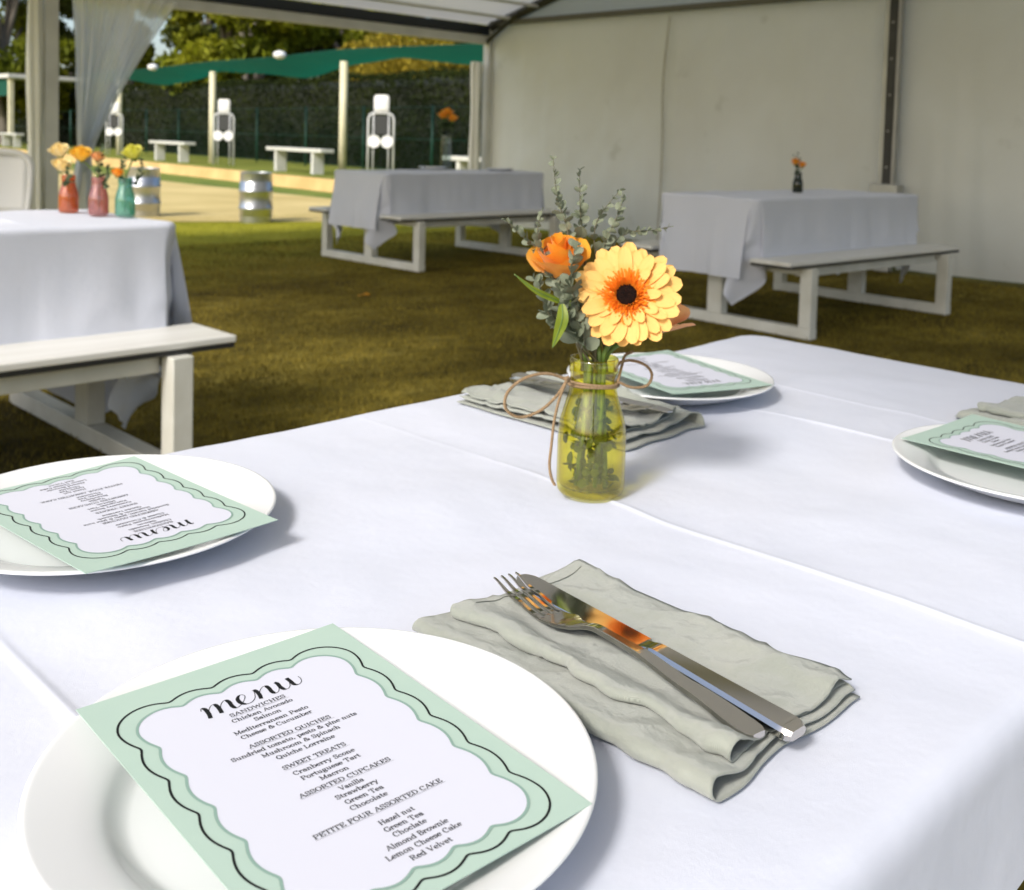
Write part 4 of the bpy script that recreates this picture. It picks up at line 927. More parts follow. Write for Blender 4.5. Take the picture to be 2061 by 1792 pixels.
def make_napkin(label, x, y, rot, seed):
    NU = 84; rows = []
    for i in range(NU+1):
        q = i/NU; row = []
        near0 = 0.006*fbm(q*6+seed, 1.0)+0.003*fbm(q*17, seed); near1 = 0.024+0.009*fbm(q*5+seed, 4.0)+0.004*fbm(q*15, seed+5); far = 0.140+0.003*fbm(q*5, seed+8)
        def pt(v, k, s01):
            # the cloth ends differ a little between layers
            ust = [-0.004, 0.004, 0.016, 0.010][k]+0.010*fbm(v*20, seed+k*0.15)-0.07*max(0, 0.05-v)*(k < 2); uen = [0.236, 0.233, 0.226, 0.228][k]+0.008*fbm(v*22+4, seed+k*0.1)
            u = (ust+(uen-ust)*q)*0.965+0.004; return (u, v, nap_layers(u, v, seed)[k])
        def fold(v, ka, kb, sgn):
            a = Vector(pt(v, ka, 0)); b_ = Vector(pt(v, kb, 0)); r = (b_.z-a.z)/2; outp = []
            for k in range(1, 7):
                an = math.pi*k/7; m_ = (a+b_)/2; outp.append((a.x+(b_.x-a.x)*k/7, m_.y+sgn*min(r, 0.006)*1.1*math.sin(an), m_.z-r*math.cos(an)))
            return outp
        nv = 26
        row += [pt(far-(far-near0)*k/nv, 0, 0) for k in range(nv+1)]; row += fold(near0, 0, 1, -1)
        row += [pt(near0+(far-0.002-near0)*k/nv, 1, 0) for k in range(nv+1)]; row += fold(far-0.002, 1, 2, 1)
        row += [pt(far-0.002-(far-0.002-near1)*k/nv, 2, 0) for k in range(nv+1)]; row += fold(near1, 2, 3, -1)
        row += [pt(near1+(far-0.001-near1)*k/nv, 3, 0) for k in range(nv+1)]
        rows.append(row)
    o = MB().grid(rows).build('napkin', M['napkin'], None, True, loc=(x, y, T+0.0018), rot=(0, 0, rot))
    sd = o.modifiers.new('thickness', 'SOLIDIFY'); sd.thickness = 0.0008; sd.offset = 0.0
    tag(o, label, 'napkin', 'folded sage green napkins'); return o
def st_line(par, pts):
    MB().tube(pts, 0.00028, 4).build('hem_stitch', M['stitch'], par)
nk = make_napkin('folded sage green napkin in front, with fork and knife lying on it', 0.420, 0.500, R(-91), 1.7)
st_line(nk, [(0.022+0.003*fbm(v*40, 3), v, nap_layers(0.022, v, 1.7)[3]+0.0009) for v in [0.032+0.004*i for i in range(26)]])
make_napkin('folded sage green napkin behind the flower bottle on the far side', 0.965, 0.662, R(91), 5.1).scale = (1.08, 1.0, 1.5)
make_napkin('folded sage green napkin at the right edge beside the cut-off plate', 1.235, 0.490, R(-91), 8.2)

# ================================================================== cutlery
M['steel'] = mat('polished_steel', (0.60, 0.575, 0.54), 0.07, metal=1.0)
def loft(secs):
    """secs: x, y centre, half width, z centre, half thickness, bevel"""
    V = []; F = []; m = 8
    for (x, yc, hw, zc, ht, bv) in secs:
        b = min(bv, hw*0.95, ht*0.95)
        V += [(x, yc-hw, zc-ht+b), (x, yc-hw, zc+ht-b), (x, yc-hw+b, zc+ht), (x, yc+hw-b, zc+ht), (x, yc+hw, zc+ht-b), (x, yc+hw, zc-ht+b), (x, yc+hw-b, zc-ht), (x, yc-hw+b, zc-ht)]
    for i in range(len(secs)-1):
        for k in range(m): F.append((i*m+k, i*m+(k+1) % m, (i+1)*m+(k+1) % m, (i+1)*m+k))
    F.append(tuple(range(m))); F.append(tuple(range(len(secs)*m-1, (len(secs)-1)*m-1, -1)))
    return V, F
def lerp_tab(tab, x):
    for (x0, *a), (x1, *b) in zip(tab, tab[1:]):
        if x <= x1: t = (x-x0)/(x1-x0); t = t*t*(3-2*t); return [p+(q-p)*t for p, q in zip(a, b)]
    return list(tab[-1][1:])
def make_fork(label, loc, rot, tilt=(0, 0)):
    t = thing('fork', label, 'fork', loc, rot, 'polished steel forks')
    zt_ = [(0.0, 0.0100), (0.02, 0.0052), (0.045, 0.0020), (0.066, 0.0034), (0.092, 0.0098), (0.125, 0.0098), (0.165, 0.0062), (0.212, 0.0024)]
    Z = lambda x: lerp_tab([(a, b_) for a, b_ in zt_], x)[0]
    wt = [(0.050, 0.0118), (0.062, 0.0115), (0.072, 0.0072), (0.082, 0.0036), (0.100, 0.0030), (0.150, 0.0048), (0.203, 0.0077), (0.2085, 0.0070), (0.212, 0.0046)]
    Wf = lambda x: lerp_tab(wt, x)[0]
    xs = [0.050+0.162*i/54 for i in range(55)]
    auto_smooth(MB().add(*loft([(x, 0, Wf(x), Z(x), 0.0009+0.0008*min(1, max(0, (x-0.066)/0.03)), 0.00045) for x in xs])).build('handle', M['steel'], t), 30)
    for k in range(4):
        yc = (k-1.5)*0.0063; xs2 = [0.0005+0.0510*i/20 for i in range(21)]
        auto_smooth(MB().add(*loft([(x, yc*(0.97+0.03*x/0.05), 0.0007+0.0010*min(1, x/0.02), Z(x), 0.0007+0.0003*min(1, x/0.02), 0.0004) for x in xs2])).build('tine', M['steel'], t), 30)
    t.rotation_euler = (tilt[0], tilt[1], rot); return t
def make_knife(label, loc, rot, tilt=(0, 0)):
    t = thing('table_knife', label, 'knife', loc, rot, 'polished steel table knives')
    bl = []
    for i in range(45):
        x = 0.118*(i/44)
        up = 0.0085*min(1, math.sqrt(max(0, 1-(1-x/0.014)**2)) if x < 0.014 else 1)
        dn = (0.0100*(math.sqrt(max(0, 1-(1-x/0.030)**2)) if x < 0.030 else 1)) * (1-0.30*ss(0.075, 0.118, x))
        dn *= 1-0.12*ss(0.03, 0.07, x)*(1-ss(0.075, 0.118, x))
        bl.append((max(x, 0.0003), (up-dn)/2, max(0.0006, (up+dn)/2), 0.0042, 0.0006+0.0006*x/0.118, 0.0005))
    auto_smooth(MB().add(*loft(bl)).build('blade', M['steel'], t), 30)
    hs = []
    for i in range(40):
        x = 0.1175+0.1125*i/39; q = i/39
        hw = 0.0064+0.0030*q; ht = (0.0012+0.0028*ss(0, 0.12, q))*(1-0.1*q)
        if i >= 37: hw *= (0.99, 0.93, 0.72)[i-37]; ht *= (1.0, 0.92, 0.7)[i-37]
        hs.append((x, 0.0010*(1-q), hw*0.92, 0.0042-0.0002*q, ht, 0.0019))
    auto_smooth(MB().add(*loft(hs)).build('handle', M['steel'], t), 30)
    t.rotation_euler = (tilt[0], tilt[1], rot); return t
def dirang(a, b): return math.atan2(b[1]-a[1], b[0]-a[0])
K0, K1 = (0.503, 0.491), (0.478, 0.262); F0, F1 = (0.484, 0.486), (0.461, 0.274)
make_knife('steel table knife beside the fork on the front napkin', (*K0, T+0.0128), dirang(K0, K1), (R(4), R(0.6)))
make_fork('steel fork lying on the front napkin left of the knife', (*F0, T+0.0140), dirang(F0, F1), (R(-3), R(0.6)))
make_knife('steel table knife on the far napkin behind the flower bottle', (0.915, 0.668, T+0.0215), R(93))
make_fork('steel fork on the far napkin behind the flower bottle', (0.893, 0.680, T+0.0215), R(90))
# ================================================================== bottle of flowers
BX, BY = 0.704, 0.601; BD = 0.923
bprof = [(0.0, 0.004), (0.020, 0.0035), (0.0255, 0.001), (0.0280, 0.0012), (0.0300, 0.0045), (0.0306, 0.010), (0.0306, 0.050), (0.0302, 0.058), (0.0285, 0.067), (0.0252, 0.078), (0.0222, 0.088), (0.0208, 0.095), (0.0205, 0.103), (0.0205, 0.107), (0.0216, 0.109), (0.0218, 0.112), (0.0212, 0.1145), (0.0216, 0.117), (0.0219, 0.1195), (0.0212, 0.1215), (0.0195, 0.1218), (0.0186, 0.120), (0.0184, 0.105), (0.0188, 0.096), (0.0203, 0.087), (0.0234, 0.077), (0.0266, 0.066), (0.0284, 0.057), (0.0287, 0.050), (0.0287, 0.011), (0.0275, 0.0075), (0.020, 0.0065), (0.0, 0.007)]
bottle_me = MB().lathe(bprof, 64).mesh('bottle', True)
M['lime'] = glass_mat('lime_glass', (0.965, 0.94, 0.47), 1.3, 0.02, haze=0.02, hazecol=(0.95, 0.88, 0.05))
bt = obj('flower_bottle', bottle_me, M['lime'], loc=(BX, BY, T+0.002))
tag(bt, 'lime yellow glass bottle holding the gerbera in the middle of the near table', 'bottle')

M['twine'] = mat('jute_twine', (0.36, 0.245, 0.135), 0.9, col2=(0.22, 0.145, 0.075), scale=900, stretch=(1, 1, 1), bump=0.0004, bscale=1500)
tw = thing('twine_bow', 'brown jute twine tied in a bow around the neck of the flower bottle', 'twine', (BX, BY, T+0.10))
def rel(p, o): return Vector(p)-Vector(o)
TO = (BX, BY, T+0.10)
def two_ply(pts, r, par, name, turns=260):
    """two strands laid around each other"""
    pts = [Vector(p) for p in pts]; L = [0]
    for a, b in zip(pts, pts[1:]): L.append(L[-1]+(b-a).length)
    for ph in (0, math.pi):
        q = []
        for i, p in enumerate(pts):
            d = (pts[min(i+1, len(pts)-1)]-pts[max(i-1, 0)]).normalized(); x = d.cross(Vector((0.3, 0.2, 1))).normalized(); y = x.cross(d)
            a = L[i]*turns*2*math.pi/1.0*0.9+ph; q.append(p+(x*math.cos(a)+y*math.sin(a))*r*0.52)
        MB().tube(q, r*0.62, 6).build(name, M['twine'], par, True)
for k, (zz, rr) in enumerate(((0.0005, 0.0219), (0.0026, 0.0220))):
    two_ply([(rr*math.cos(a), rr*math.sin(a), zz+0.0008*math.sin(2*a+k)) for a in [2*math.pi*i/160 for i in range(161)]], 0.0014, tw, 'neck_loop')
def pp_(x, y, d): return rel(pix(x, y, d), TO)
def dense(P, n=26): return spline(P, n)
kn = (1141, 764, 0.903)
two_ply(dense([pp_(*kn), pp_(1100, 752, .896), pp_(1055, 762, .890), pp_(1022, 790, .888), pp_(1018, 822, .890), pp_(1045, 840, .894), pp_(1085, 828, .898), pp_(1118, 800, .900), pp_(1139, 770, .901)]), 0.0014, tw, 'bow_loop')
two_ply(dense([pp_(1243, 768, .912), pp_(1272, 780, .915), pp_(1302, 776, .92), pp_(1312, 755, .925), pp_(1300, 736, .93), pp_(1272, 726, .93), pp_(1248, 730, .926), pp_(1238, 748, .92)]), 0.0013, tw, 'bow_loop')
two_ply(dense([pp_(1140, 768, .901), pp_(1127, 800, .896), pp_(1116, 845, .892), pp_(1110, 895, .890), pp_(1106, 935, .889), pp_(1110, 962, .889), pp_(1117, 977, .889)]), 0.0013, tw, 'tail')
two_ply(dense([pp_(1244, 766, .912), pp_(1252, 735, .93), pp_(1258, 716, .935), pp_(1274, 708, .936)]), 0.0013, tw, 'tail')
kb = MB()
for i in range(7):
    a = i*0.9; kb.tube([pp_(1141+4*math.cos(a), 764+4*math.sin(a), .902), pp_(1141-3*math.cos(a), 764+6*math.sin(a+1), .899), pp_(1141+5*math.cos(a+2), 764-4*math.sin(a), .901)], 0.0012, 6)
kb.build('knot', M['twine'], tw, True)

def petal_mat(name, base, tip, rough=0.55):
    m = mat(name, tip, rough, spec=0.25, trans=0.18, transcol=tip); n = m.node_tree.nodes; L = m.node_tree.links; p = n['Principled BSDF']
    tc = n.new('ShaderNodeTexCoord'); sp = n.new('ShaderNodeSeparateXYZ'); L.new(tc.outputs['Object'], sp.inputs[0])
    rp = n.new('ShaderNodeValToRGB'); rp.color_ramp.elements[0].color = (*base, 1); rp.color_ramp.elements[1].color = (*tip, 1); rp.color_ramp.elements[0].position = 0.22; rp.color_ramp.elements[1].position = 0.62
    L.new(sp.outputs['X'], rp.inputs[0])
    mp = n.new('ShaderNodeMapping'); mp.inputs['Scale'].default_value = (1.5, 26, 1); L.new(tc.outputs['Object'], mp.inputs[0])
    t = n.new('ShaderNodeTexNoise'); t.inputs['Scale'].default_value = 1.6; L.new(mp.outputs[0], t.inputs[0])
    mx = n.new('ShaderNodeMixRGB'); mx.blend_type = 'MULTIPLY'; mx.inputs[0].default_value = 0.15; L.new(rp.outputs[0], mx.inputs[1]); L.new(t.outputs['Fac'], mx.inputs[2])
    gm = n.new('ShaderNodeGamma'); gm.inputs[1].default_value = 0.82; L.new(mx.outputs[0], gm.inputs[0]); L.new(gm.outputs[0], p.inputs['Base Color'])
    for nd in n:
        if nd.type == 'BSDF_TRANSLUCENT': L.new(gm.outputs[0], nd.inputs[0])
    b = n.new('ShaderNodeBump'); b.inputs['Distance'].default_value = 0.0004; L.new(t.outputs['Fac'], b.inputs['Height']); L.new(b.outputs[0], p.inputs['Normal'])
    return m
M['gpetal'] = petal_mat('gerbera_petal', (0.92, 0.30, 0.02), (0.92, 0.50, 0.115))
M['gfloret'] = petal_mat('gerbera_floret', (0.90, 0.20, 0.008), (0.97, 0.36, 0.02))
M['gdisc'] = mat('gerbera_disc', (0.006, 0.004, 0.004), 0.9, spec=0.1, col2=(0.02, 0.008, 0.005), scale=300)
M['stem'] = mat('flower_stem', (0.085, 0.16, 0.025), 0.5, col2=(0.13, 0.21, 0.04), scale=60)
M['stemd'] = mat('woody_stem', (0.10, 0.085, 0.05), 0.7, col2=(0.14, 0.13, 0.07), scale=60)
def frame(N, up=Vector((0, 0, 1)), spin=0.0):
    N = N.normalized(); X = up.cross(N).normalized(); Y = N.cross(X); c, s = math.cos(spin), math.sin(spin)
    X2 = X*c+Y*s; Y2 = -X*s+Y*c
    return Matrix((X2, Y2, N)).transposed()
def petal_mesh(name, wd, cup, tipround, arch, nl=15, nw=7):
    P = []
    for i in range(nl):
        x = i/(nl-1); hw = wd*(0.30+0.70*min(1, x/0.45)**0.8)*math.sqrt(max(0.0, 1-max(0, (x-tipround)/(1-tipround+0.02))**2.2))
        P.append([(x, hw*(j/(nw-1)*2-1), arch*x*x+cup*(abs(j/(nw-1)*2-1)**2)*0.9+0.015*math.cos(j*math.pi)*x*0.6) for j in range(nw)])
    me = MB().grid(P).mesh(name, True); return me
def place(name, me, m, par, M3, pos, sc):
    o = obj(name, me, m, par); mtx = Matrix.Translation(pos) @ M3.to_4x4() @ Matrix.Diagonal((sc[0], sc[1], sc[2], 1)); o.matrix_basis = mtx; return o
def make_gerbera(name, label, base, head, N, rad, stem_pts, pm, fm, group=None, npet=20, cat='flower'):
    t = thing(name, label, cat, base, 0, group); hb = Vector(head)-Vector(base); F = frame(N); rg = random.Random(3)
    st = spline([Vector(p)-Vector(base) for p in stem_pts]+[hb-N.normalized()*0.004], 8)
    MB().tube(st, [0.0024]*len(st), 8).build('stem', M['stem'], t, True)
    mes = [petal_mesh('petal', 0.185, 0.018, 0.66, ar) for ar in (-0.10, -0.02, 0.06)]
    for ring, (n, r0, ln, lift_, zoff) in enumerate(((npet, 0.20, 0.82, R(2), 0.0), (npet, 0.18, 0.74, R(8), 0.010), (npet-7, 0.16, 0.50, R(14), 0.022))):
        for k in range(n):
            a = 2*math.pi*(k+0.5*ring+rg.uniform(-0.16, 0.16))/n; l = rad*ln*rg.uniform(0.90, 1.04)
            d = F @ Vector((math.cos(a), math.sin(a), 0)); n_ = F @ Vector((0, 0, 1)); e = lift_+R(rg.uniform(-6, 6))
            X = (d*math.cos(e)+n_*math.sin(e)).normalized(); Z = (n_*math.cos(e)-d*math.sin(e)); Y = Z.cross(X)
            tw_ = R(rg.uniform(-12, 12)); Y2 = Y*math.cos(tw_)+Z*math.sin(tw_); Z2 = X.cross(Y2)
            place('petal', mes[rg.randrange(3)], pm, t, Matrix((X, Y2, Z2)).transposed(), hb+d*rad*r0+n_*rad*zoff, (l, l*rg.uniform(0.92, 1.12), l))
    # orange ring of short florets
    V = []
    for ring in range(7):
        n = 54
        for k in range(n):
            a = 2*math.pi*(k+rg.random())/n; r0 = rad*(0.18+0.038*ring); ln = rad*rg.uniform(0.10, 0.18); e = R(70-9*ring+rg.uniform(-12, 12)); zz = rad*(0.055-0.004*ring)
            d = F @ Vector((math.cos(a), math.sin(a), 0)); n_ = F @ Vector((0, 0, 1)); s_ = n_.cross(d)*rad*0.019
            p0 = hb+d*r0+n_*zz; p1 = p0+(d*math.cos(e)+n_*math.sin(e))*ln
            V += [p0-s_, p0+s_, p1+s_*0.7, p1-s_*0.7]
    o = obj('floret_ring', quads_np('floret_ring', np.array([tuple(v) for v in V])), fm, t); o['kind'] = 'stuff'
    mb = MB().lathe([(0.0, rad*0.085), (rad*0.09, rad*0.10), (rad*0.165, rad*0.10), (rad*0.195, rad*0.06), (rad*0.20, 0.0)], 24)
    me = mb.mesh('disc', True); place('disc', me, M['gdisc'], t, F, hb+F @ Vector((0, 0, rad*0.015)), (1, 1, 1))
    V = []
    for k in range(70):
        a = k*2.39996; r_ = rad*0.19*math.sqrt(k/70); p0 = hb+F @ Vector((r_*math.cos(a), r_*math.sin(a), rad*0.105)); q = rad*0.016
        V += [p0+F @ Vector((-q, -q, 0)), p0+F @ Vector((q, -q, 0)), p0+F @ Vector((q, q, q*1.6)), p0+F @ Vector((-q, q, q*1.6))]
    o = obj('disc_buds', quads_np('disc_buds', np.array([tuple(v) for v in V])), M['gdisc'], t); o['kind'] = 'stuff'
    # green calyx behind
    me = MB().lathe([(0.0025, -0.012), (rad*0.16, -0.004), (rad*0.25, 0.0)], 20).mesh('calyx', True); place('calyx', me, M['stem'], t, F, hb-F @ Vector((0, 0, 0.0015)), (1, 1, 1))
    return t
GH = pix(1262, 596, 0.902); cdir = (Vector((0, 0, CAM_H))-GH).normalized()
GN = (cdir + Vector((0, 0, 0.30)) - CR*0.10).normalized()
NECK = (BX+0.004, BY-0.006, T+0.118)
make_gerbera('gerbera_flower', 'pale yellow gerbera with orange ring and black centre in the lime bottle', (BX+0.006, BY-0.008, T+0.012), GH, GN, 0.0465, [(BX+0.006, BY-0.008, T+0.012), NECK, pix(1250, 668, 0.918)], M['gpetal'], M['gfloret'])

def make_rose(name, label, base, head, axis, rad, m, seed, stem_pts=None, group=None, npet=15, opening=1.0, cat='flower'):
    t = thing(name, label, cat, base, 0, group); rg = random.Random(seed); hb = Vector(head)-Vector(base); F = frame(Vector(axis), Vector((0.1, 0.9, 0.1)))
    if stem_pts:
        st = spline([Vector(p)-Vector(base) for p in stem_pts]+[hb-F @ Vector((0, 0, rad*0.5))], 6); MB().tube(st, 0.0022*max(1, rad/0.024), 7).build('stem', M['stem'], t, True)
    for k in range(npet):
        q = k/(npet-1); a0 = k*2.39996+rg.uniform(-.2, .2); rr = rad*(0.14+0.78*q**0.9*opening); h = rad*(1.75-0.62*q); wdt = 1.25-0.35*q+0.3*(1-q); fl = rad*(0.02+0.55*max(0, q-0.35)*opening)
        P = []
        for i in range(8):
            v = i/7; row = []
            for j in range(8):
                u = j/7*2-1; an = a0+u*wdt
                r_ = rr*(0.30+0.70*math.sin(min(1, v*1.15)*math.pi/2))+fl*v**3+rad*0.05*u*u*(1-q)+rad*0.05*fbm(u*1.7+k, v*2, seed)
                z = h*(v*(1-0.20*u*u*v))-rad*0.75-fl*0.55*max(0, v-0.75)*4*0.25
                if v > 0.85: z -= rad*0.05*abs(math.sin(u*3+k))
                row.append(tuple(F @ Vector((r_*math.cos(an), r_*math.sin(an), z))))
            P.append(row)
        o = MB().grid(P).build('petal', m, t, True); o.location = hb
    me = MB().lathe([(0.0022, -rad*1.05), (rad*0.30, -rad*0.80), (rad*0.42, -rad*0.55)], 14).mesh('calyx', True); place('calyx', me, M['stem'], t, F, hb, (1, 1, 1))
    return t
M['rose_orange'] = mat('orange_rose', (0.92, 0.33, 0.015), 0.5, spec=0.25, col2=(0.95, 0.50, 0.05), scale=38, trans=0.35, sheen=0.2)
M['rose_peach'] = mat('peach_rose', (0.86, 0.40, 0.16), 0.5, spec=0.25, col2=(0.90, 0.52, 0.20), scale=38, trans=0.35, sheen=0.2)
H1 = pix(1128, 522, 0.935)
make_rose('rose_flower', 'bright orange rose behind and left of the yellow gerbera', (BX-0.006, BY+0.006, T+0.012), H1, Vector((0, 0, 1))-CR*0.18-CF*0.42, 0.0265, M['rose_orange'], 11, opening=0.85, stem_pts=[(BX-0.006, BY+0.006, T+0.012), (BX-0.004, BY+0.006, T+0.118), pix(1150, 620, 0.930)])
H2 = pix(1322, 628, 0.950)
make_rose('rose_flower', 'peach rose mostly hidden behind the yellow gerbera', (BX+0.010, BY, T+0.012), H2, Vector((0, 0, 0.5))+CR*0.30+CF*0.2, 0.0265, M['rose_peach'], 23, [(BX+0.010, BY, T+0.012), (BX+0.008, BY-0.004, T+0.118), pix(1290, 675, 0.935)], opening=1.15)
H3 = pix(1205, 655, 0.935)
make_rose('rose_flower', 'small peach rose peeping out under the left of the gerbera', (BX, BY-0.010, T+0.012), H3, Vector((0, 0, 0.6))-CR*0.3-CF*0.2, 0.0155, M['rose_peach'], 31, [(BX, BY-0.010, T+0.012), (BX, BY-0.006, T+0.118), pix(1206, 690, 0.930)])

# eucalyptus sprigs
M['euc'] = mat('eucalyptus_leaf', (0.15, 0.175, 0.11), 0.55, spec=0.35, col2=(0.25, 0.275, 0.19), scale=120, trans=0.18)
M['euc_dark'] = mat('eucalyptus_leaf_dark', (0.05, 0.085, 0.04), 0.5, spec=0.35, col2=(0.09, 0.13, 0.06), scale=120, trans=0.2)
M['leaf_lime'] = mat('lime_leaf', (0.17, 0.24, 0.02), 0.45, spec=0.35, col2=(0.25, 0.31, 0.03), scale=60, trans=0.35)
def round_leaf():
    V = [(0, 0, 0)]; F = []; n = 10
    for ring, r in ((1, 0.6), (2, 1.0)):
        for k in range(n):
            a = 2*math.pi*k/n; V.append((r*math.cos(a)*1.05+1.0, r*math.sin(a)*0.92, 0.22*r*r*abs(math.sin(a))))
    V[0] = (1.0, 0, -0.02)
    for k in range(n): F.append((0, 1+k, 1+(k+1) % n)); F.append((1+k, 1+n+k, 1+n+(k+1) % n, 1+(k+1) % n))
    me = mesh('leaf', V, F, True); return me
LEAF = round_leaf(); LEAF.materials.append(M['euc']); LEAFD = LEAF.copy(); LEAFD.materials.clear(); LEAFD.materials.append(M['euc_dark'])
def sprig(label, base, pts, n, smin, smax, seed, start=0.35, dark=False, name='eucalyptus_sprig', group='eucalyptus sprigs in the bottle'):
    t = thing(name, label, 'sprig', base, 0, group); rg = random.Random(seed); B0 = Vector(base)
    path = spline([Vector(p)-B0 for p in [base]+pts], 12); N = len(path)
    MB().tube(path, [0.0011*(1-0.75*i/N) for i in range(N)], 5).build('stem', M['stemd'], t, True)
    for k in range(n):
        q = start+(1-start)*(k//2*2+0.3*rg.random())/max(1, n-1); q = min(q, 0.999); i = int(q*(N-1)); p = path[i]; d = (path[min(i+1, N-1)]-path[max(i-1, 0)]).normalized()
        sd = d.cross(Vector((rg.uniform(-1, 1), rg.uniform(-1, 1), rg.uniform(-1, 1)))).normalized()*(1 if k % 2 else -1)
        X = (sd*rg.uniform(0.5, 1.0)+d*rg.uniform(0.3, 0.9)).normalized(); nz = Vector((rg.uniform(-1, 1), rg.uniform(-1, 1), rg.uniform(-.2, 1.2))); Y = nz.cross(X).normalized(); Z = X.cross(Y)
        s = (smin+(smax-smin)*max(0.0, 1-(q-start)/(1-start))**0.8)*rg.uniform(0.8, 1.25)
        place('leaf', LEAFD if dark else LEAF, None, t, Matrix((X, Y, Z)).transposed(), p, (s, s*rg.uniform(0.75, 1.0), s))
    return t
def nb(i): a = i*1.3; return (BX+0.012*math.cos(a), BY+0.012*math.sin(a), T+0.112)
SPR = [  # label, points (x, y, distance), leaves, sizes
 ('eucalyptus sprig with the highest tip, pointing straight up', [(1150, 600, .94), (1143, 470, .945), (1122, 400, .95), (1113, 318, .95)], 30, .0024, .0058),
 ('upright eucalyptus sprig second from the highest, above the orange rose', [(1180, 590, .95), (1172, 470, .955), (1168, 420, .955), (1166, 340, .955)], 26, .0024, .0060),
 ('eucalyptus sprig arching to the upper right over the gerbera', [(1200, 570, .95), (1196, 470, .95), (1214, 425, .95), (1250, 382, .95)], 18, .0022, .0048),
 ('eucalyptus sprig between the upright ones and the long right arm', [(1205, 580, .94), (1215, 500, .945), (1238, 445, .945), (1256, 398, .945)], 20, .0028, .0055),
 ('long thin eucalyptus arm reaching far right towards the right table', [(1205, 590, .95), (1225, 505, .955), (1262, 470, .955), (1310, 464, .955), (1352, 456, .955)], 24, .0016, .0046),
 ('eucalyptus sprig spreading furthest left', [(1130, 590, .94), (1090, 510, .945), (1050, 475, .945), (1015, 440, .945)], 22, .0022, .0052),
 ('short eucalyptus sprig left of the orange rose', [(1130, 600, .93), (1100, 530, .93), (1082, 470, .935), (1091, 425, .935)], 18, .0022, .0050),
 ('eucalyptus sprig crossing in front of the orange rose', [(1165, 630, .905), (1150, 580, .90), (1152, 530, .90), (1160, 490, .905)], 20, .0036, .0066),
 ('eucalyptus sprig hanging at the left below the orange rose', [(1140, 660, .915), (1110, 640, .91), (1090, 600, .91), (1075, 560, .915)], 20, .0034, .0064),
 ('leafy eucalyptus stem low at the left of the bottle mouth', [(1165, 690, .905), (1150, 650, .90), (1130, 610, .90), (1128, 575, .905)], 22, .0038, .0070),
 ('leafy eucalyptus stem just above the bottle mouth', [(1180, 700, .905), (1172, 670, .90), (1160, 640, .90), (1165, 610, .905)], 20, .0040, .0072),
]
for i, (lb, pts, n, a, b_) in enumerate(SPR):
    sprig(lb, nb(i), [tuple(pix(*q)) for q in pts], int(n*1.4), a, b_, 60+i, 0.28)
# dark leaves and cut stems inside the bottle
ins = thing('cut_stems', 'green cut stems with dark round leaves inside the lime bottle', 'stems', (BX, BY, T+0.008))
rg = random.Random(9)
for i in range(9):
    a = i*0.7; r0 = rg.uniform(0.004, 0.019); r1 = rg.uniform(0.003, 0.012)
    MB().tube([(r0*math.cos(a), r0*math.sin(a), 0.002), ((r0+r1)/2*math.cos(a+.3), (r0+r1)/2*math.sin(a+.3), 0.05), (r1*math.cos(a+.6), r1*math.sin(a+.6), 0.112)], rg.uniform(0.0013, 0.0027), 7).build('stem', M['stem'], ins, True)
for i in range(150):
    z = rg.uniform(0.002, 0.075); a = rg.uniform(0, 6.283); r = rg.uniform(0.008, 0.0225 if z < 0.05 else 0.016); s = rg.uniform(0.0028, 0.0054)
    X = Vector((rg.uniform(-1, 1), rg.uniform(-1, 1), rg.uniform(-.6, 1))).normalized(); Y = X.cross(Vector((rg.uniform(-1, 1), rg.uniform(-1, 1), rg.uniform(-1, 1)))).normalized(); Z = X.cross(Y)
    place('leaf', LEAFD, None, ins, Matrix((X, Y, Z)).transposed(), Vector((r*math.cos(a), r*math.sin(a), z))-X*s, (s, s, s))
# two lance-shaped leaves
def lance(name, label, P, wd, seed):
    t = thing(name, label, 'leaf', tuple(P[0])); path = spline([Vector(p)-Vector(P[0]) for p in P], 10); rows = []
    for i, p in enumerate(path):
        q = i/(len(path)-1); d = (path[min(i+1, len(path)-1)]-path[max(i-1, 0)]).normalized(); sd = d.cross(-CF).normalized(); hw = wd*math.sin(math.pi*min(1, 0.06+0.94*q))**0.8*(1-0.35*q)
        rows.append([tuple(p+sd*hw*u-CF*(0.25*hw*abs(u))) for u in (-1, -.5, 0, .5, 1)])
    MB().grid(rows).build('blade', M['leaf_lime'], t, True)
    MB().tube([p-CF*0.0004 for p in path], 0.0005, 5).build('midrib', M['stem'], t, True)
lance('long_leaf', 'thin lime green leaf sticking out to the left of the bouquet', [pix(1140, 612, .905), pix(1105, 598, .90), pix(1075, 583, .895), pix(1035, 552, .89)], 0.0034, 1)
lance('long_leaf', 'broad lime green leaf hanging down left above the bottle mouth', [pix(1131, 612, .89), pix(1132, 640, .885), pix(1124, 668, .885), pix(1112, 700, .885)], 0.0062, 2)

# ================================================================== vases on the other tables
def vase(name, label, x, y, m, sc=1.0, z=T+0.003, me=bottle_me):
    b = me.copy(); b.materials.clear(); o = obj(name, b, m, loc=(x, y, z), scale=(sc, sc, sc)); return tag(o, label, 'bottle')
M['copper_glass'] = glass_mat('orange_glass', (0.96, 0.60, 0.36), 1.6, 0.05, haze=0.28, hazecol=(0.85, 0.33, 0.12))
M['pink_glass'] = glass_mat('pink_glass', (0.93, 0.70, 0.68), 1.6, 0.05, haze=0.25, hazecol=(0.76, 0.40, 0.38))
M['teal_glass'] = glass_mat('teal_glass', (0.68, 0.91, 0.84), 1.6, 0.05, haze=0.25, hazecol=(0.28, 0.66, 0.55))
M['green_glass'] = glass_mat('dark_green_glass', (0.05, 0.12, 0.05), 1.0, 0.05, haze=0.3, hazecol=(0.03, 0.07, 0.03))
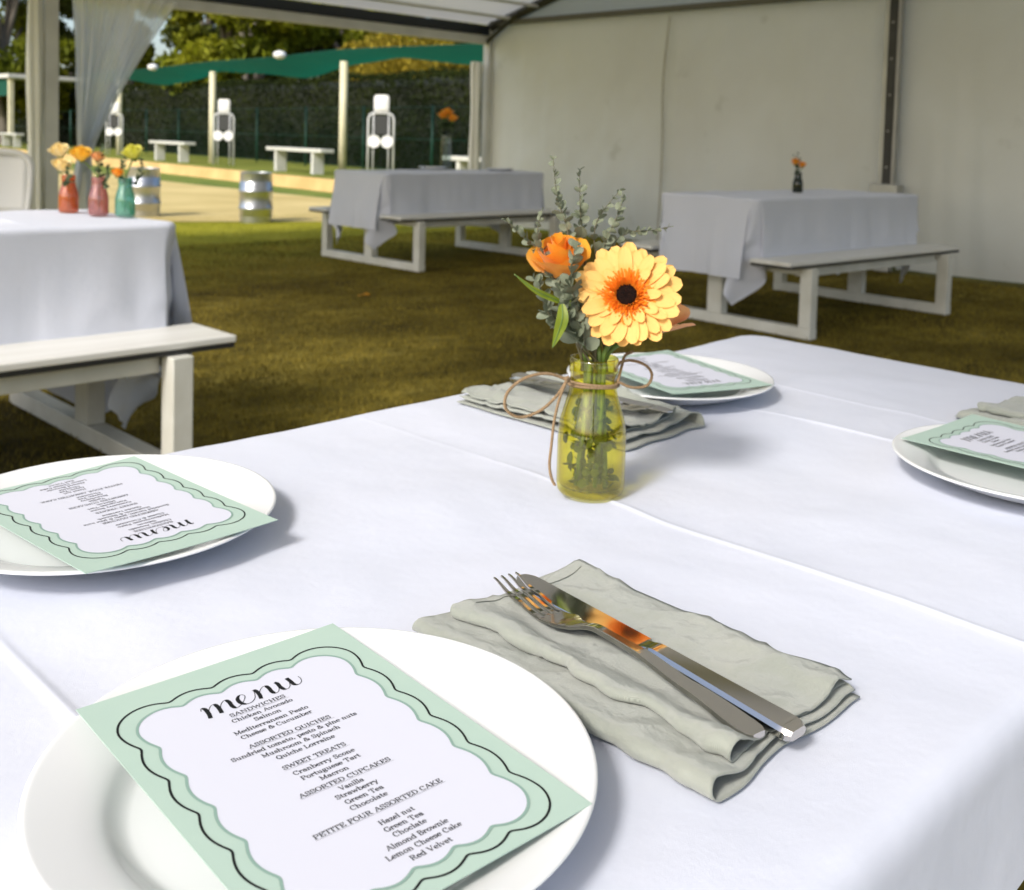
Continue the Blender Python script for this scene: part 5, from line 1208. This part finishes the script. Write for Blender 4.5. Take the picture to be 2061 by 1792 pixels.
M['clear_glass'] = glass_mat('clear_glass', (0.86, 0.90, 0.90), 1.0, 0.03, haze=0.04)
M['rose_cream'] = mat('cream_rose', (0.92, 0.72, 0.30), 0.5, spec=0.25, col2=(0.93, 0.82, 0.50), scale=30, trans=0.3)
M['rose_yellow'] = mat('yellow_rose', (0.92, 0.55, 0.05), 0.5, spec=0.25, col2=(0.93, 0.64, 0.10), scale=30, trans=0.3)
M['rose_lime'] = mat('lime_rose', (0.75, 0.72, 0.08), 0.5, spec=0.25, col2=(0.82, 0.80, 0.22), scale=30, trans=0.3)
V1, V2, V3 = (1.534, 3.825), (1.575, 3.665), (1.634, 3.581)
vase('flower_bottle', 'orange glass bottle, leftmost of the three on the left table', *V1, M['copper_glass'], 1.12)
vase('flower_bottle', 'dusty pink glass bottle, middle one of the three on the left table', *V2, M['pink_glass'], 1.12)
vase('flower_bottle', 'teal green glass bottle, rightmost of the three on the left table', *V3, M['teal_glass'], 1.12)
def vase_rose(label, v, px_, py_, d, rad, m, seed, zb=T+0.02):
    base = (v[0], v[1], zb); h = pix(px_, py_, d)
    make_rose('rose_flower', label, base, h, Vector((0, 0, 1))-CF*0.35+CR*random.Random(seed).uniform(-.3, .3), rad, m, seed, [base, (v[0], v[1], T+0.13)], npet=11)
UP = Vector((0, 0, 1))
vase_rose('cream rose, upper one in the orange bottle', V1, 119, 303, 3.80, 0.033, M['rose_cream'], 51)
vase_rose('soft yellow rose, lower one in the orange bottle', V1, 124, 333, 3.72, 0.031, M['rose_cream'], 52)
vase_rose('warm yellow rose between the orange and pink bottles', V2, 163, 310, 3.72, 0.034, M['rose_yellow'], 53)
vase_rose('small apricot rose in the pink bottle', V2, 196, 316, 3.70, 0.022, M['rose_peach'], 54)
vase_rose('lime yellow rose in the teal bottle', V3, 266, 307, 3.70, 0.034, M['rose_lime'], 55)
vase_rose('small orange rose low at the left of the teal bottle', V3, 236, 348, 3.66, 0.019, M['rose_orange'], 56)
for i, (v, px_, py_, lb) in enumerate([(V1, 140, 330, 'leafy sprig in the orange bottle'), (V2, 205, 290, 'leafy sprig rising from the pink bottle'), (V2, 215, 330, 'low leafy sprig at the right of the pink bottle'), (V3, 250, 318, 'leafy sprig in the teal bottle'), (V3, 285, 320, 'leafy sprig at the right of the teal bottle')]):
    sprig(lb, (v[0], v[1], T+0.12), [tuple(pix(px_-4, py_+40, 3.70)), tuple(pix(px_, py_, 3.70))], 18, .006, .011, 80+i, 0.2, True, 'leafy_sprig', 'leafy sprigs in the bottles on the left table')
# tall clear vase on the back table
VC = (6.715, 7.697)
cv = MB().lathe([(0.0, 0.004), (0.045, 0.0), (0.05, 0.004), (0.046, 0.30), (0.052, 0.38), (0.049, 0.38), (0.043, 0.30), (0.046, 0.012), (0.0, 0.012)], 32).build('glass_vase', M['clear_glass'], None, True, loc=(*VC, T+0.003))
tag(cv, 'tall clear glass vase of orange flowers on the back table', 'vase')
for i, (px_, py_, rd) in enumerate([(893, 232, .052), (911, 238, .050), (901, 226, .05)]):
    h = pix(px_, py_, 10.15); base = (VC[0], VC[1], T+0.03)
    make_rose('rose_flower', ['orange flower at the left of the tall vase on the back table', 'orange flower at the right of the tall vase on the back table', 'orange flower at the top of the tall vase on the back table'][i], base, h, Vector((0, 0, 1)), rd, M['rose_orange'], 70+i, [base, (VC[0], VC[1], T+0.3)], npet=10)
for i in range(4):
    sprig('dark leafy stem %s in the tall vase on the back table' % ['at the left', 'second from left', 'third from left', 'at the right'][i], (VC[0], VC[1], T+0.03), [(VC[0], VC[1], T+0.3), tuple(pix(888+i*7, 250, 10.1+0.05*i))], 20, .022, .034, 90+i, 0.55, True, 'leafy_sprig', 'dark leafy stems in the tall vase')
# dark green bottle on the right table
VR = (6.371, 3.688)
vase('flower_bottle', 'dark green glass bottle with a small orange bunch on the right table', *VR, M['green_glass'], 1.12)
for i, (px_, py_, rd) in enumerate([(1601, 326, .030), (1615, 332, .026)]):
    h = pix(px_, py_, 7.10); base = (VR[0], VR[1], T+0.02)
    make_rose('rose_flower', ['orange flower at the left in the dark bottle on the right table', 'orange flower at the right in the dark bottle on the right table'][i], base, h, Vector((0, 0, 1))-CF*0.3, rd, M['rose_orange'], 77+i, [base, (VR[0], VR[1], T+0.12)], npet=10)
for i, (px_, py_) in enumerate([(1597, 312), (1606, 305), (1612, 318)]):
    sprig('thin sprig %s of the bunch on the right table' % ['at the left', 'at the top', 'at the right'][i], (VR[0], VR[1], T+0.12), [tuple(pix(1604, 345, 7.10)), tuple(pix(px_, py_, 7.10))], 14, .006, .011, 97+i, 0.3, True, 'leafy_sprig', 'sprigs in the bottle on the right table')
